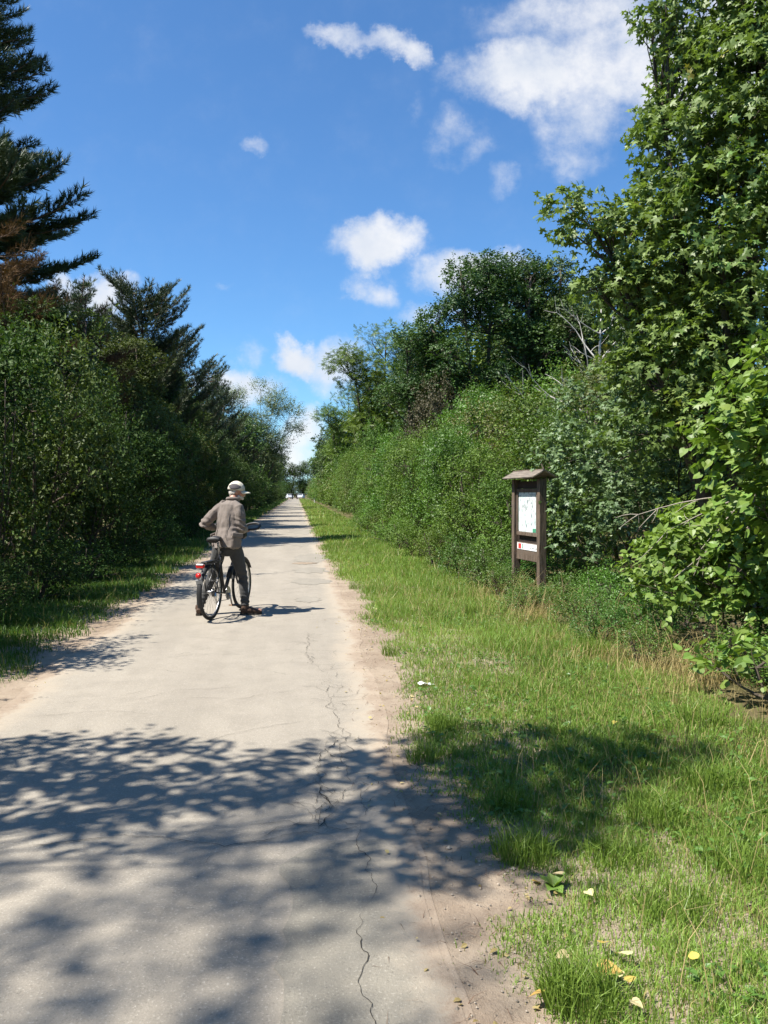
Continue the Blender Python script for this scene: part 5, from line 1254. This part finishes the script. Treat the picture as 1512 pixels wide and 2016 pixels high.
# two riders far down the road, and the cars where it ends
M['darkcloth'] = cloth('dark_clothes', (.022, .023, .028))
def rider(label, loc, rz, tone):
    r = thing('person', label, 'person', loc, rz, 'riders far down the road'); A = lambda *p: np.array(p, float); b = MB(); j = MB(); t = MB()
    b.ball((0, .40, 1.60), (.08, .095, .115), 10); b.tube([(0, .36, 1.43), (0, .39, 1.52)], .055, n=8); b.tube([(0, .24, 1.0), (0, .33, 1.4)], [(.14, .1), (.15, .1)], n=10, ref=A(1, 0, 0))
    j.tube([(0, .22, .95), (0, .27, 1.15), (0, .33, 1.36), (0, .36, 1.47)], [(.17, .125), (.17, .12), (.19, .12), (.08, .07)], n=12, ref=A(1, 0, 0)); t.tube([(0, .21, 1.02), (0, .24, .93)], [(.165, .12), (.17, .13)], n=12, ref=A(1, 0, 0))
    for s in (-1, 1):
        up_ = .50 if s > 0 else .30; hip, knee, ank = A(s*.09, .24, .95), A(s*.11, .58, .50+up_*.4), A(s*.12, .46+.06*s, .08+up_*.3)
        for m in (b, t): m.tube([hip, knee, ank], [.085, .062, .045] if m is t else [.07, .05, .035], n=9)
        b.tube([ank, ank+A(0, .08, -.04), ank+A(0, .17, -.045)], [.034, .036, .022], n=8)
        sh, el, wr = A(s*.19, .35, 1.40), A(s*.26, .52, 1.20), A(s*.25, .78, 1.12)
        for m in (b, j): m.tube([sh, el, wr], [.06, .05, .042] if m is j else [.048, .04, .028], n=9)
        hand(b, wr, (0, 1, .05), (-.2*s, 0, -1), .8, s)
    link('body', remesh(b, 'body', .014, 1), r, M['skin']); link('jacket', remesh(j, 'jacket', .02, 2), r, M['darkcloth']); link('trousers', remesh(t, 'trousers', .02, 2), r, M['darkcloth'])
    h = MB(); h.ball((0, .395, 1.645), (.095, .115, .085), 12); h.build('helmet', M['plastic'], r)
    return r
for i, (x, y, lab, lb) in enumerate([(-1.15, 226, 'far cyclist in dark clothes riding away, the left one of two', 'far bicycle under the left one of the two distant riders'), (.05, 222, 'far cyclist in dark clothes riding away, the right one of two', 'far bicycle under the right one of the two distant riders')]):
    nb = dup(bike, (x, y, .009), 0.0, (1, 1, 1), lb, 'bicycles of the far riders'); rider(lab, (x, y, .009), 0.0, i)
M['carpaint'] = plain('white_car_paint', (.74, .75, .76), .25, .6, var=.02); M['glass'] = plain('car_glass', (.03, .035, .04), .08, .6, var=.02); M['carlamp'] = plain('car_lamp', (.7, .68, .62), .15, .6)
def car(label, x, y, rz):
    r = thing('parked_car', label, 'car', (x, y, .012), rz, 'white cars at the end of the road'); n = 16
    prof = [(-2.1, .42), (-2.12, .72), (-2.0, .95), (-1.35, 1.02), (-.75, 1.44), (.55, 1.48), (1.45, 1.40), (1.98, .98), (2.1, .80), (2.08, .40), (1.72, .30), (-1.75, .30)]
    V = [(-.86*(1-.16*(z > 1.2)), a, z) for a, z in prof]+[(.86*(1-.16*(z > 1.2)), a, z) for a, z in prof]; k = len(prof)
    b = MB(); b.add(V, [tuple(range(k)), tuple(k+i for i in range(k))[::-1]]+[(i, k+i, k+(i+1) % k, (i+1) % k) for i in range(k)]); bo = b.build('body', M['carpaint'], r)
    bv = bo.modifiers.new('b', 'BEVEL'); bv.width = .05; bv.segments = 2
    for a, z, a2, z2 in ((-1.30, 1.075, -.80, 1.42), (1.90, 1.06, 1.52, 1.38)):
        w = MB(); s = -.012 if a < 0 else .012; w.add([(-.70, a+s, z), (.70, a+s, z), (.62, a2+s, z2), (-.62, a2+s, z2), (-.70, a+s*3, z), (.70, a+s*3, z), (.62, a2+s*3, z2), (-.62, a2+s*3, z2)], [(0, 1, 2, 3), (4, 5, 6, 7), (0, 1, 5, 4), (2, 3, 7, 6), (1, 2, 6, 5), (0, 3, 7, 4)]); w.build('window', M['glass'], r)
    for s in (-1, 1):
        w = MB(); w.add([(s*.80, -.95, 1.06), (s*.80, 1.45, 1.06), (s*.745, 1.15, 1.37), (s*.745, -.62, 1.38), (s*.83, -.95, 1.06), (s*.83, 1.45, 1.06), (s*.775, 1.15, 1.37), (s*.775, -.62, 1.38)], [(0, 1, 2, 3), (4, 5, 6, 7), (0, 1, 5, 4), (2, 3, 7, 6)]); w.build('window', M['glass'], r)
        for y_ in (-1.32, 1.30):
            q = MB(); q.tube([(s*.66, y_, .31), (s*.87, y_, .31)], .31, n=18, smooth=False); qo = q.build('wheel', M['rubber'], r); MB().disc((s*.875, y_, .31), .19, .02, n=14).build('rim', M['dullsteel'], qo)
        MB().box((s*.62, -2.10, .72), (.30, .05, .14), None, .02).build('headlight', M['carlamp'], r); MB().box((s*.66, 2.085, .82), (.22, .05, .16), None, .02).build('tail_light', M['lamp_red'], r)
    return r
car('far white car partly hidden by the hedge, left of the far cyclists', -2.2, 250, R(12)); car('far white car parked to the right of the far cyclists', 1.25, 252, R(-10))
def marker():
    r = thing('marker_post', 'short white marker post with a dark top at the far edge of the right grass', 'post', (3.0, 140, 0)); MB().box((0, 0, .38), (.14, .12, .78), None, .02).build('post', M['white'], r); MB().box((0, 0, .86), (.16, .14, .18), None, .02).build('cap', M['plastic'], r)
marker()
